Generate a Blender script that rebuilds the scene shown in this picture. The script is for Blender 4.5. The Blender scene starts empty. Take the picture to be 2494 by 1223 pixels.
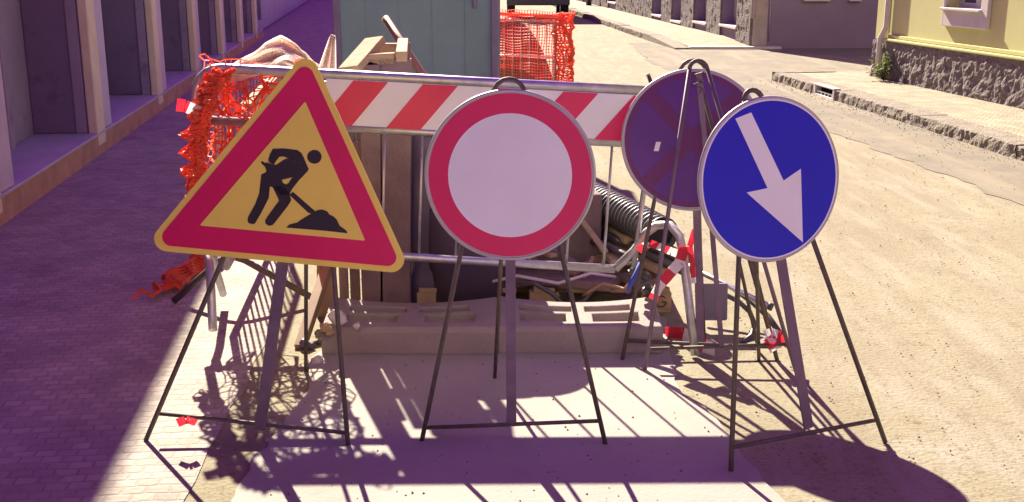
import bpy, bmesh, math, random
from mathutils import Vector, Matrix, noise
R = math.radians
random.seed(7)
SC = bpy.context.scene
COL = SC.collection

# ------------------------------------------------------------------ camera
PITCH = R(14.45); FOC = 2700.0; EYE = Vector((0, 0, 1.6))
cam_data = bpy.data.cameras.new("camera"); cam = bpy.data.objects.new("camera", cam_data)
COL.objects.link(cam); SC.camera = cam
cam.location = EYE; cam.rotation_euler = (R(90) - PITCH, 0, 0)
cam_data.sensor_width = 36; cam_data.lens = FOC / 2494 * 36
cam_data.clip_start = 0.05; cam_data.clip_end = 2000

# ------------------------------------------------------------------ sky and sun
SUN_TRAVEL = Vector((0.30, -1.0, -0.755)).normalized()
SUN_EL = math.asin(-SUN_TRAVEL.z); SUN_AZ = math.atan2(-SUN_TRAVEL.x, -SUN_TRAVEL.y)
w = bpy.data.worlds.new("World"); SC.world = w; w.use_nodes = True
nt = w.node_tree; nt.nodes.clear()
sky = nt.nodes.new("ShaderNodeTexSky"); sky.sky_type = 'NISHITA'; sky.sun_disc = False
sky.sun_elevation = SUN_EL; sky.sun_rotation = SUN_AZ; sky.ozone_density = 3.0
tint = nt.nodes.new("ShaderNodeMix"); tint.data_type = 'RGBA'; tint.blend_type = 'MULTIPLY'
tint.inputs[0].default_value = 1.0; tint.inputs[7].default_value = (1.28, 0.12, 1.40, 1)   # tints the sky light magenta to imitate the camera's purple cast
bg = nt.nodes.new("ShaderNodeBackground"); bg.inputs[1].default_value = 0.040
wo = nt.nodes.new("ShaderNodeOutputWorld")
nt.links.new(sky.outputs[0], tint.inputs[6]); nt.links.new(tint.outputs[2], bg.inputs[0]); nt.links.new(bg.outputs[0], wo.inputs[0])
sd = bpy.data.lights.new("sun", 'SUN'); sun = bpy.data.objects.new("sun", sd); COL.objects.link(sun)
sd.energy = 4.6; sd.angle = R(0.55); sd.color = (1.0, 0.90, 0.68)
sun.rotation_euler = SUN_TRAVEL.to_track_quat('-Z', 'Y').to_euler(); sun.location = (-6, 20, 16)
vs = SC.view_settings; vs.view_transform = 'Standard'; vs.look = 'None'; vs.gamma = 1.0; vs.exposure = 1.76

# ------------------------------------------------------------------ helpers
FW = Vector((0, math.cos(PITCH), -math.sin(PITCH))); UP = Vector((0, math.sin(PITCH), math.cos(PITCH)))
def ray(px, py): return FW + Vector((1, 0, 0)) * ((px - 1247) / FOC) - UP * ((py - 611.5) / FOC)
def D(px, py, Y):                      # point of the street at distance Y
    r = ray(px, py); return EYE + r * (Y / r.y)
def G(px, py, z=0.0):                  # point of the ground
    r = ray(px, py); return EYE + r * ((z - EYE.z) / r.z)
def hit(px, py, o, n):
    r = ray(px, py); return EYE + r * ((o - EYE).dot(n) / r.dot(n))
V = Vector

class MB:
    def __init__(s): s.bm = bmesh.new()
    def tube(s, pts, r, n=8, cap=True, closed=False):
        pts = [V(p) for p in pts]; rings = []; m = len(pts); prev = None
        for i, p in enumerate(pts):
            if closed: t = (pts[(i + 1) % m] - pts[i - 1]).normalized()
            elif i == 0: t = (pts[1] - p).normalized()
            elif i == m - 1: t = (p - pts[-2]).normalized()
            else: t = ((pts[i + 1] - p).normalized() + (p - pts[i - 1]).normalized()).normalized()
            if prev is None:
                a = t.cross(V((0, 0, 1)));  a = a if a.length > .05 else t.cross(V((1, 0, 0)))
            else: a = prev - t * prev.dot(t)
            a.normalize(); prev = a; b = t.cross(a)
            rr = r[i] if isinstance(r, (list, tuple)) else r
            rings.append([s.bm.verts.new(p + (a * math.cos(2 * math.pi * k / n) + b * math.sin(2 * math.pi * k / n)) * rr) for k in range(n)])
        for i in range(m if closed else m - 1):
            A, B = rings[i], rings[(i + 1) % m]
            for k in range(n):
                f = s.bm.faces.new((A[k], A[(k + 1) % n], B[(k + 1) % n], B[k])); f.smooth = True
        if cap and not closed:
            s.bm.faces.new(rings[0][::-1]); s.bm.faces.new(rings[-1])
        return s
    def box(s, c, sx, sy, sz, M=None, bev=0.0):
        t = bmesh.new(); bmesh.ops.create_cube(t, size=1.0)
        for v in t.verts: v.co = V((v.co.x * sx, v.co.y * sy, v.co.z * sz))
        if bev: bmesh.ops.bevel(t, geom=list(t.edges), offset=bev, segments=2, affect='EDGES', profile=.5)
        M = M or Matrix()
        s.add(t, Matrix.Translation(V(c)) @ M.to_4x4()); return s
    def bar(s, a, b, wd, th, side=None, bev=0.0):       # rectangular bar from a to b
        a, b = V(a), V(b); y = (b - a); L = y.length; y.normalize()
        x = V(side) if side is not None else y.cross(V((0, 0, 1)))
        if x.length < .05: x = V((1, 0, 0))
        x = (x - y * x.dot(y)).normalized(); z = x.cross(y)
        M = Matrix((x, y, z)).transposed()
        return s.box((a + b) / 2, wd, L, th, M, bev)
    def prism(s, pts, n, th):                           # polygon extruded along n
        n = V(n); t = bmesh.new()
        vs_ = [t.verts.new(V(p)) for p in pts]; f = t.faces.new(vs_)
        r = bmesh.ops.extrude_face_region(t, geom=[f])
        for g in r['geom']:
            if isinstance(g, bmesh.types.BMVert): g.co += n * th
        bmesh.ops.recalc_face_normals(t, faces=list(t.faces)); s.add(t); return s
    def add(s, t, M=None):
        me = bpy.data.meshes.new("tmp"); t.to_mesh(me); t.free()
        if M is not None: me.transform(M)
        s.bm.from_mesh(me); bpy.data.meshes.remove(me)
    def grid(s, fn, nu, nv, smooth=True):
        g = [[s.bm.verts.new(fn(i / nu, j / nv)) for j in range(nv + 1)] for i in range(nu + 1)]
        for i in range(nu):
            for j in range(nv):
                f = s.bm.faces.new((g[i][j], g[i + 1][j], g[i + 1][j + 1], g[i][j + 1])); f.smooth = smooth
        return s
    def face(s, pts): s.bm.faces.new([s.bm.verts.new(V(p)) for p in pts]); return s
    def build(s, name, m, parent=None, recalc=True):
        if recalc: bmesh.ops.recalc_face_normals(s.bm, faces=list(s.bm.faces))
        me = bpy.data.meshes.new(name); s.bm.to_mesh(me); s.bm.free()
        o = bpy.data.objects.new(name, me); COL.objects.link(o); me.materials.append(m)
        if parent: o.parent = parent; o.matrix_parent_inverse = parent.matrix_world.inverted()
        return o
def tag(o, label=None, cat=None, group=None, kind=None):
    if label: o['label'] = label
    if cat: o['category'] = cat
    if group: o['group'] = group
    if kind: o['kind'] = kind
    return o
def empty(name, loc, label, cat, group=None):
    o = bpy.data.objects.new(name, None); COL.objects.link(o); o.location = loc; o.empty_display_size = .1
    bpy.context.view_layer.update()
    return tag(o, label, cat, group)
def modifier(o, kind, **kw):
    m = o.modifiers.new(kind.lower(), kind)
    for k, v in kw.items(): setattr(m, k, v)
    return o

# ------------------------------------------------------------------ materials
def mat(name, col, rough=.7, metal=0.0, var=.15, vscale=8.0, bump=0.0, bscale=60.0, col2=None, spots=None, translucent=0.0, bdist=.01, wear=None):
    m = bpy.data.materials.new(name); m.use_nodes = True; t = m.node_tree; N = t.nodes; L = t.links
    p = N['Principled BSDF']; p.inputs['Roughness'].default_value = rough; p.inputs['Metallic'].default_value = metal
    co = N.new('ShaderNodeTexCoord').outputs['Object']
    n1 = N.new('ShaderNodeTexNoise'); n1.inputs['Scale'].default_value = vscale; n1.inputs['Detail'].default_value = 8; n1.inputs['Roughness'].default_value = .62
    L.new(co, n1.inputs['Vector'])
    rp = N.new('ShaderNodeValToRGB'); rp.color_ramp.elements[0].position = .3; rp.color_ramp.elements[1].position = .7
    c2 = col2 or tuple(c * (1 - var) for c in col); c1 = col if col2 else tuple(min(1, c * (1 + var)) for c in col)
    rp.color_ramp.elements[0].color = (*c2, 1); rp.color_ramp.elements[1].color = (*c1, 1)
    L.new(n1.outputs['Fac'], rp.inputs[0]); cur = rp.outputs[0]
    for sp in (spots or []):           # (colour, scale, lo, hi)
        n = N.new('ShaderNodeTexNoise'); n.inputs['Scale'].default_value = sp[1]; n.inputs['Detail'].default_value = 6; n.inputs['Roughness'].default_value = .7
        L.new(co, n.inputs['Vector'])
        mr = N.new('ShaderNodeMapRange'); mr.inputs[1].default_value = sp[2]; mr.inputs[2].default_value = sp[3]; L.new(n.outputs['Fac'], mr.inputs[0])
        mx = N.new('ShaderNodeMix'); mx.data_type = 'RGBA'; L.new(mr.outputs[0], mx.inputs[0]); L.new(cur, mx.inputs[6]); mx.inputs[7].default_value = (*sp[0], 1)
        cur = mx.outputs[2]
    L.new(cur, p.inputs['Base Color'])
    if bump:
        nb = N.new('ShaderNodeTexNoise'); nb.inputs['Scale'].default_value = bscale; nb.inputs['Detail'].default_value = 6; L.new(co, nb.inputs['Vector'])
        b = N.new('ShaderNodeBump'); b.inputs['Strength'].default_value = bump; b.inputs['Distance'].default_value = bdist
        L.new(nb.outputs['Fac'], b.inputs['Height']); L.new(b.outputs[0], p.inputs['Normal'])
    if translucent:
        tr = N.new('ShaderNodeBsdfTranslucent'); L.new(cur, tr.inputs[0])
        ms = N.new('ShaderNodeMixShader'); ms.inputs[0].default_value = translucent
        out = [n for n in N if n.type == 'OUTPUT_MATERIAL'][0]
        L.new(p.outputs[0], ms.inputs[1]); L.new(tr.outputs[0], ms.inputs[2]); L.new(ms.outputs[0], out.inputs[0])
    return m
def cobble(name, col, joint, sx, sy, rot=0.0, bump=.6):
    m = mat(name, col, .85, var=.22, vscale=3.0); t = m.node_tree; N = t.nodes; L = t.links; p = N['Principled BSDF']
    co = N.new('ShaderNodeTexCoord'); mp = N.new('ShaderNodeMapping'); mp.inputs['Rotation'].default_value[2] = rot
    nz = N.new('ShaderNodeTexNoise'); nz.inputs['Scale'].default_value = 6; L.new(co.outputs['Object'], nz.inputs['Vector'])
    ad = N.new('ShaderNodeVectorMath'); ad.operation = 'MULTIPLY_ADD'; L.new(nz.outputs['Color'], ad.inputs[0]); ad.inputs[1].default_value = (.035, .035, 0); L.new(co.outputs['Object'], ad.inputs[2])
    L.new(ad.outputs[0], mp.inputs['Vector'])
    br = N.new('ShaderNodeTexBrick'); L.new(mp.outputs[0], br.inputs['Vector'])
    br.inputs['Scale'].default_value = 1.0; br.inputs['Brick Width'].default_value = sx; br.inputs['Row Height'].default_value = sy
    br.inputs['Mortar Size'].default_value = .007; br.inputs['Mortar Smooth'].default_value = .6; br.inputs['Bias'].default_value = 0
    br.inputs['Color1'].default_value = (.8, .8, .8, 1); br.inputs['Color2'].default_value = (1.1, 1.08, 1.05, 1)
    br.inputs['Mortar'].default_value = (*joint, 1)
    src = p.inputs['Base Color'].links[0].from_socket
    mx = N.new('ShaderNodeMix'); mx.data_type = 'RGBA'; mx.blend_type = 'MULTIPLY'; mx.inputs[0].default_value = 1
    L.new(src, mx.inputs[6]); L.new(br.outputs['Color'], mx.inputs[7]); L.new(mx.outputs[2], p.inputs['Base Color'])
    nb = N.new('ShaderNodeTexNoise'); nb.inputs['Scale'].default_value = 45; nb.inputs['Detail'].default_value = 5; L.new(co.outputs['Object'], nb.inputs['Vector'])
    mm = N.new('ShaderNodeMath'); mm.operation = 'MULTIPLY_ADD'; L.new(br.outputs['Fac'], mm.inputs[0]); mm.inputs[1].default_value = -1.0; L.new(nb.outputs['Fac'], mm.inputs[2])
    b = N.new('ShaderNodeBump'); b.inputs['Strength'].default_value = bump; b.inputs['Distance'].default_value = .012
    L.new(mm.outputs[0], b.inputs['Height']); L.new(b.outputs[0], p.inputs['Normal'])
    return m

M = {}
M['sand'] = mat('sandy_dirt', (.275, .252, .172), .95, vscale=1.3, col2=(.22, .194, .126), bump=.6, bscale=60, bdist=.009,
                spots=[((.17, .138, .092), 2.2, .56, .74), ((.32, .295, .24), .9, .55, .75), ((.20, .17, .115), 11, .54, .66), ((.165, .13, .075), 27, .555, .64), ((.13, .10, .055), 62, .575, .63), ((.07, .05, .035), 19, .715, .74)])
M['grit'] = mat('grit', (.20, .165, .12), .9, var=.4, vscale=3)
M['slab'] = mat('worn_concrete', (.36, .333, .31), .9, vscale=2.2, col2=(.30, .27, .245), bump=.25, bscale=70,
                spots=[((.26, .215, .155), 2.6, .60, .78), ((.20, .16, .11), 9, .69, .76), ((.09, .07, .05), 34, .70, .73)])
M['asphalt'] = mat('dusty_asphalt', (.185, .165, .134), .95, vscale=1.6, col2=(.145, .13, .105), bump=.4, bscale=90, spots=[((.235, .20, .135), 2.0, .45, .7), ((.10, .085, .065), 50, .59, .65)])
M['cobble'] = cobble('porphyry_setts', (.37, .325, .29), (.80, .78, .76), .072, .052, R(-6), .35)
M['cobble_right'] = cobble('pavement_setts', (.31, .275, .20), (.66, .62, .56), .09, .075, R(30), .5)
M['kerbstone'] = mat('granite_kerb', (.30, .265, .205), .9, vscale=9, col2=(.18, .155, .135), bump=.9, bscale=40, bdist=.03, spots=[((.2, .17, .15), 20, .6, .72)])
M['rough_stone'] = mat('rough_render_plinth', (.24, .205, .19), .95, vscale=16, col2=(.125, .10, .105), bump=1.0, bscale=22, bdist=.05)
M['yellow'] = mat('yellow_plaster', (.60, .60, .27), .92, vscale=1.1, col2=(.51, .505, .225), bump=.12, bscale=90, spots=[((.44, .43, .17), 2.5, .58, .8)])
M['trim'] = mat('pale_stone_trim', (.58, .53, .50), .9, var=.1, vscale=5, bump=.15, bscale=60)
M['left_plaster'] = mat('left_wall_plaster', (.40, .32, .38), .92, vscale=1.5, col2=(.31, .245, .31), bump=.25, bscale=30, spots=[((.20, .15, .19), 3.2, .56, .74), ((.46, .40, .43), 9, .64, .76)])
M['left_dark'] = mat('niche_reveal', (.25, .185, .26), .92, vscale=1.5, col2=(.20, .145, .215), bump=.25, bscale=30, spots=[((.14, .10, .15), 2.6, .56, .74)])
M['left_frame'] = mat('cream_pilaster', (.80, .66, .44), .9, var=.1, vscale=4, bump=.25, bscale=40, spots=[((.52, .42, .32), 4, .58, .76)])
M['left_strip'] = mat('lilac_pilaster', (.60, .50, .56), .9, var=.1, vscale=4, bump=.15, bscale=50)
M['left_ledge'] = mat('stone_ledge', (.52, .47, .50), .85, var=.12, vscale=4, bump=.2, bscale=40)
M['terracotta'] = mat('terracotta_riser', (.52, .29, .17), .9, var=.2, vscale=5, bump=.25, bscale=40)
M['violet_wall'] = mat('lilac_plaster', (.52, .44, .56), .92, var=.12, vscale=.9, bump=.1, bscale=50)
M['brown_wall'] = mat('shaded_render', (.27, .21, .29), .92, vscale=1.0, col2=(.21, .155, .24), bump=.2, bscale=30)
M['door'] = mat('old_door_paint', (.36, .31, .28), .7, var=.15, vscale=4)
M['brown_door'] = mat('brown_door_paint', (.40, .28, .16), .7, var=.15, vscale=4)
M['glass'] = mat('window_glass', (.06, .07, .10), .08, var=.05)
M['galv'] = mat('galvanised_steel', (.56, .56, .60), .42, .75, var=.18, vscale=18, bump=.05, bscale=80)
M['rod'] = mat('rusty_painted_rod', (.16, .125, .115), .62, .25, vscale=26, col2=(.09, .07, .07), spots=[((.24, .12, .06), 30, .6, .72)])
M['bar'] = mat('stand_flat_bar', (.19, .13, .19), .55, .3, var=.2, vscale=12)
M['sign_red'] = mat('reflective_red', (.74, .008, .125), .38, var=.07, vscale=6, spots=[((.50, .03, .10), 9, .64, .80)])
M['sign_white'] = mat('reflective_white', (.88, .89, .95), .42, var=.035, vscale=5, spots=[((.70, .66, .70), 16, .70, .78)])
M['sign_yellow'] = mat('reflective_yellow', (.95, .77, .14), .42, var=.05, vscale=6, spots=[((.70, .52, .12), 7, .66, .80)])
M['sign_black'] = mat('sign_black', (.025, .018, .03), .5, var=.05)
M['sign_blue'] = mat('reflective_blue', (.004, .010, .56), .36, var=.06, vscale=5)
M['sign_shaded_blue'] = mat('faded_shaded_blue', (.11, .018, .24), .40, var=.10, vscale=5)  # faded blue with purple shade mixed into the colour
M['sign_faded_shaded_red'] = mat('faded_shaded_red', (.14, .012, .14), .42, var=.12, vscale=6)  # faded red, dulled towards purple as if in shade
M['sign_grey'] = mat('sign_back_aluminium', (.50, .48, .50), .45, .4, var=.08, vscale=10)
M['orange'] = mat('orange_net', (.90, .17, .10), .55, var=.12, vscale=14, translucent=.42)
M['pale_net'] = mat('sun_bleached_net', (.93, .84, .76), .5, var=.10, vscale=10, translucent=.62)
M['tape_white'] = mat('tape_white', (.80, .76, .76), .4, var=.05, translucent=.35)
M['tape_red'] = mat('tape_red', (.66, .03, .06), .4, var=.08, translucent=.35)
M['timber'] = mat('rough_timber', (.50, .37, .22), .85, vscale=7, col2=(.38, .27, .16), bump=.4, bscale=45)
M['old_timber'] = mat('grey_timber', (.24, .16, .16), .88, vscale=7, col2=(.17, .11, .12), bump=.4, bscale=45)
M['handle'] = mat('tool_handle', (.34, .20, .13), .6, var=.15, vscale=6)
M['black_plastic'] = mat('black_polyethylene', (.075, .07, .075), .42, var=.1)
M['block'] = mat('recycled_plastic_block', (.33, .28, .26), .85, vscale=6, col2=(.27, .225, .22), bump=.3, bscale=70, spots=[((.22, .18, .17), 5, .62, .78)])
M['cabin'] = mat('green_grey_panel', (.30, .50, .44), .6, var=.12, vscale=1.6, bump=.06, bscale=18)
M['cabin_frame'] = mat('cabin_edge', (.30, .27, .36), .55, .2, var=.08)
M['drum'] = mat('dark_drum', (.10, .07, .12), .5, var=.1)
M['sacking'] = mat('grey_board', (.20, .175, .22), .8, var=.12, vscale=8, bump=.2)
M['vanpaint'] = mat('dark_van_paint', (.035, .03, .05), .3, .2, var=.05)
M['tyre'] = mat('tyre_rubber', (.022, .02, .024), .85, var=.1)
M['lens_red'] = mat('lamp_red', (.4, .02, .02), .25, var=.05)
M['leaf'] = mat('weed_leaf', (.13, .20, .03), .6, var=.3, vscale=30, translucent=.3)
M['stem'] = mat('weed_stem', (.14, .13, .05), .8)
M['ink'] = mat('burnt_stamp', (.07, .045, .035), .8)
M['roof'] = mat('clay_roof', (.42, .22, .13), .9, var=.15, vscale=5, bump=.4, bscale=25)

def add_tracks(m, rot, sx, sy, scale, amt, col):      # long faint wheel tracks pressed in the dust
    t = m.node_tree; N = t.nodes; L = t.links; p = N['Principled BSDF']
    co = N.new('ShaderNodeTexCoord'); mp = N.new('ShaderNodeMapping'); mp.inputs['Rotation'].default_value[2] = rot; mp.inputs['Scale'].default_value = (sx, sy, 1)
    L.new(co.outputs['Object'], mp.inputs['Vector'])
    n = N.new('ShaderNodeTexNoise'); n.inputs['Scale'].default_value = scale; n.inputs['Detail'].default_value = 7; n.inputs['Distortion'].default_value = .4; L.new(mp.outputs[0], n.inputs['Vector'])
    mr = N.new('ShaderNodeMapRange'); mr.inputs[1].default_value = .50; mr.inputs[2].default_value = .68; mr.inputs[4].default_value = amt; L.new(n.outputs['Fac'], mr.inputs[0])
    src = p.inputs['Base Color'].links[0].from_socket
    mx = N.new('ShaderNodeMix'); mx.data_type = 'RGBA'; L.new(mr.outputs[0], mx.inputs[0]); L.new(src, mx.inputs[6]); mx.inputs[7].default_value = (*col, 1); L.new(mx.outputs[2], p.inputs['Base Color'])
add_tracks(M['sand'], R(-7), 2.6, .22, 1.6, .55, (.20, .165, .115))
add_tracks(M['sand'], R(22), 3.2, .5, 2.2, .45, (.33, .305, .245))
add_tracks(M['asphalt'], R(-5), 2.6, .25, 1.5, .6, (.27, .235, .17))
add_tracks(M['yellow'], 0, 1, 1, .5, .3, (.55, .52, .25))
# ------------------------------------------------------------------ ground, road, pavements
mb = MB()
mb.face([(-600, -60, 0), (600, -60, 0), (600, 900, 0), (-600, 900, 0)])
tag(mb.build('ground', M['sand'], recalc=False), kind='structure')
def sheet(name, pts, z, m, rag=0.0, step=.12):
    P = [V((p[0], p[1], z)) for p in pts]; out = []
    for i, p in enumerate(P):
        q = P[(i + 1) % len(P)]; n = max(1, int((q - p).length / step)) if rag else 1
        for k in range(n):
            c = p.lerp(q, k / n)
            if rag: c = c + V((noise.noise(c * 3.1) * rag + noise.noise(c * 11) * rag * .4, noise.noise(c * 3.7 + V((9, 2, 1))) * rag, 0))
            out.append(c)
    t = bmesh.new(); f = t.faces.new([t.verts.new(p) for p in out]); bmesh.ops.triangulate(t, faces=[f])
    for f in t.faces:
        if f.normal.z < 0: f.normal_flip()
    b = MB(); b.add(t); return tag(b.build(name, m, recalc=False), kind='structure')
# asphalt strip beside the right kerb and across the side street
def kerbx(Y): return 3.72 - .085 * (Y - 16.06)
sheet('asphalt_strip', [(kerbx(1) + .12, 1), (kerbx(16) + .12, 16.1), (8, 16.5), (26, 17.5), (26, 26), (3.3, 21.7), (2.9, 24), (2.5, 24), (2.35, 19), (2.75, 15.5), (kerbx(11) - 1.0, 11), (kerbx(8) - .95, 8), (kerbx(1) - .9, 1)], .004, M['asphalt'], .09)
sl = [G(770, 872), G(690, 1223)]
sheet('concrete_slab', [(-.80, 4.95), (-.86, 3.4), (-.95, -2.0), (1.3, -2.0), (1.0, 1.0), (.86, 2.9), (.80, 3.25), (.78, 3.6), (.68, 3.98), (.66, 4.3), (.72, 4.95)], .008, M['slab'], .055, .05)
def leftx(Y): return -3.25 - .13 * (Y - 6.9)
sheet('left_pavement', [(leftx(-5) - .2, -5), (-1.0, -5), (-1.0, 3.0), (-1.08, 4.6), (-1.75, 12), (leftx(60) + 3.0, 60), (leftx(60) - .2, 60)], .004, M['cobble'], .02)

# right pavement with rough kerb stones
def kerb_run(name, a, b, h, wd, side, seed, drop=0.0):
    """row of granite kerb stones from a to b; side = direction to the pavement"""
    rnd = random.Random(seed); a = V((*a, 0)); b = V((*b, 0)); L = (b - a).length; d = (b - a).normalized(); n = V((*side, 0)).normalized()
    mbk = MB(); s = 0.0
    while s < L:
        l = min(rnd.uniform(.8, 1.25), L - s)
        if l < .05: break
        hh = h + rnd.uniform(-.006, .008)
        c0 = a + d * s; l2 = l + .006; w0 = rnd.uniform(-.008, .008)
        nu = max(2, int(l2 / .045))
        prof = [(0, 0), (0, .35), (.0, .7), (.008, .93), (.03, 1.0), (.5, 1.0), (1.0, 1.0), (1.0, 0)]
        def fn(u, v, c0=c0, l2=l2, hh=hh, w0=w0):
            k = v * (len(prof) - 1); i = min(int(k), len(prof) - 2); f = k - i
            x = prof[i][0] * (1 - f) + prof[i + 1][0] * f; z = prof[i][1] * (1 - f) + prof[i + 1][1] * f
            p = c0 + d * (u * l2) + n * (w0 + x * wd) + V((0, 0, z * hh))
            e = 1 if x < .3 else .12
            return p + n * (noise.noise(p * 14) * .018 * e + noise.noise(p * 40) * .007 * e) + V((0, 0, noise.noise(p * 9) * .008))
        mbk.grid(fn, nu, len(prof) - 1, smooth=False); s += l
    q0_ = a + d * .03 + n * .03; q1_ = b - d * .03 + n * .03; q2_ = b - d * .03 + n * (wd - .03); q3_ = a + d * .03 + n * (wd - .03)
    mbk.prism([q0_, q1_, q2_, q3_], (0, 0, 1), h - .02)
    return tag(mbk.build(name, M['kerbstone']), kind='structure')
A = (kerbx(16.0), 16.0); Bk = (kerbx(1.0), 1.0)
gy0, gy1 = 13.55, 14.25                       # street gully in the kerb face
kerb_run('kerb', A, (kerbx(gy1), gy1), .12, .30, (1, .085), 3)
kerb_run('kerb', (kerbx(gy0), gy0), Bk, .12, .30, (1, .085), 5)
kerb_run('kerb', A, (9, 16.9), .12, .14, (.17, -1), 8)
sheet('right_pavement', [(kerbx(16) + .1, 15.95), (kerbx(1) + .25, 1), (12, 1), (12, 16.9), (9, 16.8)], .116, M['cobble_right'])
# far pavement across the side street, dropped kerb at the corner
FK0 = (3.2, 22.1); FK1 = (2.1, 38.0); FK2 = (.4, 70)
kerb_run('kerb', (2.98, 24.6), FK1, .13, .28, (1, .07), 11)
kerb_run('kerb', FK1, FK2, .13, .28, (1, .07), 12)
mb = MB(); mb.prism([(2.98, 24.6, 0), (3.2, 22.1, 0), (3.5, 22.1, 0), (3.28, 24.6, 0)], (0, 0, 1), .03)
for v in mb.bm.verts:
    if v.co.z > .01 and v.co.y > 24: v.co.z = .13
tag(mb.build('dropped_kerb', M['kerbstone']), kind='structure')
mb = MB(); mb.prism([(3.5, 22.1, 0), (5.3, 22.1, 0), (5.3, 22.32, 0), (3.49, 22.32, 0)], (0, 0, 1), .05)
tag(mb.build('pavement_edge', M['trim']), kind='structure')
mb = MB()
mb.face([(3.49, 22.32, .048), (5.3, 22.32, .048), (5.3, 24.6, .122), (3.25, 24.6, .122)])
mb.face([(3.25, 24.6, .122), (6, 24.6, .122), (5, 70, .122), (.7, 70, .122), (2.36, 38, .122)])
tag(mb.build('far_pavement', M['cobble_right'], recalc=False), kind='structure')

# ------------------------------------------------------------------ left building: bays between pilasters on a low ledge
ld = V((-.13, 1, 0)).normalized(); ln = V((ld.y, -ld.x, 0))          # along the wall, towards the street
LO = V((leftx(6.9), 6.9, 0))
LM = Matrix((ln, ld, V((0, 0, 1)))).transposed()
def lp(s, o, z): return LO + ld * s + ln * o + V((0, 0, z))
def lbox(mb, s0, s1, o0, o1, z0, z1, bev=0.0): return mb.box(lp((s0 + s1) / 2, (o0 + o1) / 2, (z0 + z1) / 2), abs(o1 - o0), abs(s1 - s0), abs(z1 - z0), LM, bev)
LH = 5.72
lb = empty('left_building', lp(0, 0, 0), 'long shaded building on the left with cream pilasters above a low ledge', 'building')
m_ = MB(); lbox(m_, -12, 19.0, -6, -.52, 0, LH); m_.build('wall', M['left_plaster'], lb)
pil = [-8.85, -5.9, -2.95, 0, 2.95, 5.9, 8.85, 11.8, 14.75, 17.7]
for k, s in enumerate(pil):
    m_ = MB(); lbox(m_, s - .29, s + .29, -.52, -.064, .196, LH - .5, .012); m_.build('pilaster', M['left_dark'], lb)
    m_ = MB(); lbox(m_, s - .303, s - .292, -.16, -.075, .196, LH - .5, .003); m_.build('reveal_trim', M['left_plaster'], lb)
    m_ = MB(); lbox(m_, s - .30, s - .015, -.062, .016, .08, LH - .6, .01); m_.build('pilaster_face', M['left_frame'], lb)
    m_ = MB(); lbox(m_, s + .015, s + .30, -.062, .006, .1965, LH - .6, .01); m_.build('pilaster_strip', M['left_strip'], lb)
    if k < len(pil) - 1:
        m_ = MB(); c = s + 1.475
        lbox(m_, c - .42, c - .30, -.52, -.44, .19, LH - .7, .01); lbox(m_, c + .30, c + .42, -.52, -.44, .19, LH - .7, .01)
        m_.build('bay_frame', M['left_plaster'], lb)
m_ = MB(); lbox(m_, -12, 19.0, -.518, -.002, .0, .17); lbox(m_, -12, 19.0, -.518, .02, .172, .195, .004); m_.build('ledge', M['left_ledge'], lb)
m_ = MB(); lbox(m_, -12, 19.0, -.0, .012, .0, .168); m_.build('ledge_riser', M['terracotta'], lb)
m_ = MB(); lbox(m_, -12, 19.0, -.52, .10, LH - .5, LH - .25, .03); lbox(m_, -12, 19.0, -6.2, .22, LH - .248, LH, .03); m_.build('cornice', M['trim'], lb)
fb = empty('far_left_building', lp(19, 0, 0), 'plain lilac plastered wall far down the shaded left side', 'building')
m_ = MB(); lbox(m_, 19.02, 70, -6, -.3, 0, 9.6); m_.build('wall', M['violet_wall'], fb)
m_ = MB(); m_.tube([lp(21.2, -.24, .3), lp(21.2, -.24, 9.4)], .05); m_.build('downpipe', M['galv'], fb)
for s, z0, z1 in ((27, 1.0, 2.3), (34, 1.0, 2.3), (43, 1.0, 2.3)):
    m_ = MB(); lbox(m_, s - .5, s + .5, -.3, -.24, z0, z1, .01); wf = m_.build('window', M['trim'], fb)
    m_ = MB(); lbox(m_, s - .4, s + .4, -.24, -.232, z0 + .1, z1 - .1); m_.build('pane', M['glass'], wf)
m_ = MB(); lbox(m_, 19.02, 70, -6.2, -.05, 9.602, 9.8, .03); m_.build('cornice', M['trim'], fb)

# ------------------------------------------------------------------ right buildings
def wall_frame(o, d, n):
    d = V((*d, 0)).normalized(); n = V((*n, 0)).normalized(); Mx = Matrix((n, d, V((0, 0, 1)))).transposed(); o = V((*o, 0))
    def p(s, q, z): return o + d * s + n * q + V((0, 0, z))
    def b(mb, s0, s1, q0, q1, z0, z1, bev=0.0): return mb.box(p((s0 + s1) / 2, (q0 + q1) / 2, (z0 + z1) / 2), abs(q1 - q0), abs(s1 - s0), abs(z1 - z0), Mx, bev)
    def loc(px, py, q=0.0):
        h = hit(px, py, o + n * q, n); return (h - o).dot(d), h.z
    return p, b, loc
# yellow building, s runs towards the camera from its corner
YO = V((5.01, 15.45, 0)); yd = V((.135, -1, 0)).normalized(); yn = V((-1, -.135, 0)).normalized()
yp, ybx, yloc = wall_frame((YO.x, YO.y), (yd.x, yd.y), (yn.x, yn.y))
yb = empty('yellow_building', YO, 'yellow plastered building on the right with rough grey plinth and a white framed window', 'building')
s0w, zb = yloc(2300, 62); s1w, _ = yloc(2411, 68); s0o, zo = yloc(2308, 21); s1o, _ = yloc(2398, 26)
zo = zb + .215; zt = zo + 1.35
PLZ = .12
ZP = PLZ + .50
m_ = MB()
ybx(m_, 0, s0o, -6, 0, ZP, 7.4); ybx(m_, s1o, 15, -6, 0, ZP, 7.4)
ybx(m_, s0o, s1o, -6, 0, ZP, zo); ybx(m_, s0o, s1o, -6, 0, zt, 7.4); ybx(m_, s0o, s1o, -6, -.2, zo, zt)
m_.build('wall', M['yellow'], yb)
m_ = MB()
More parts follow.
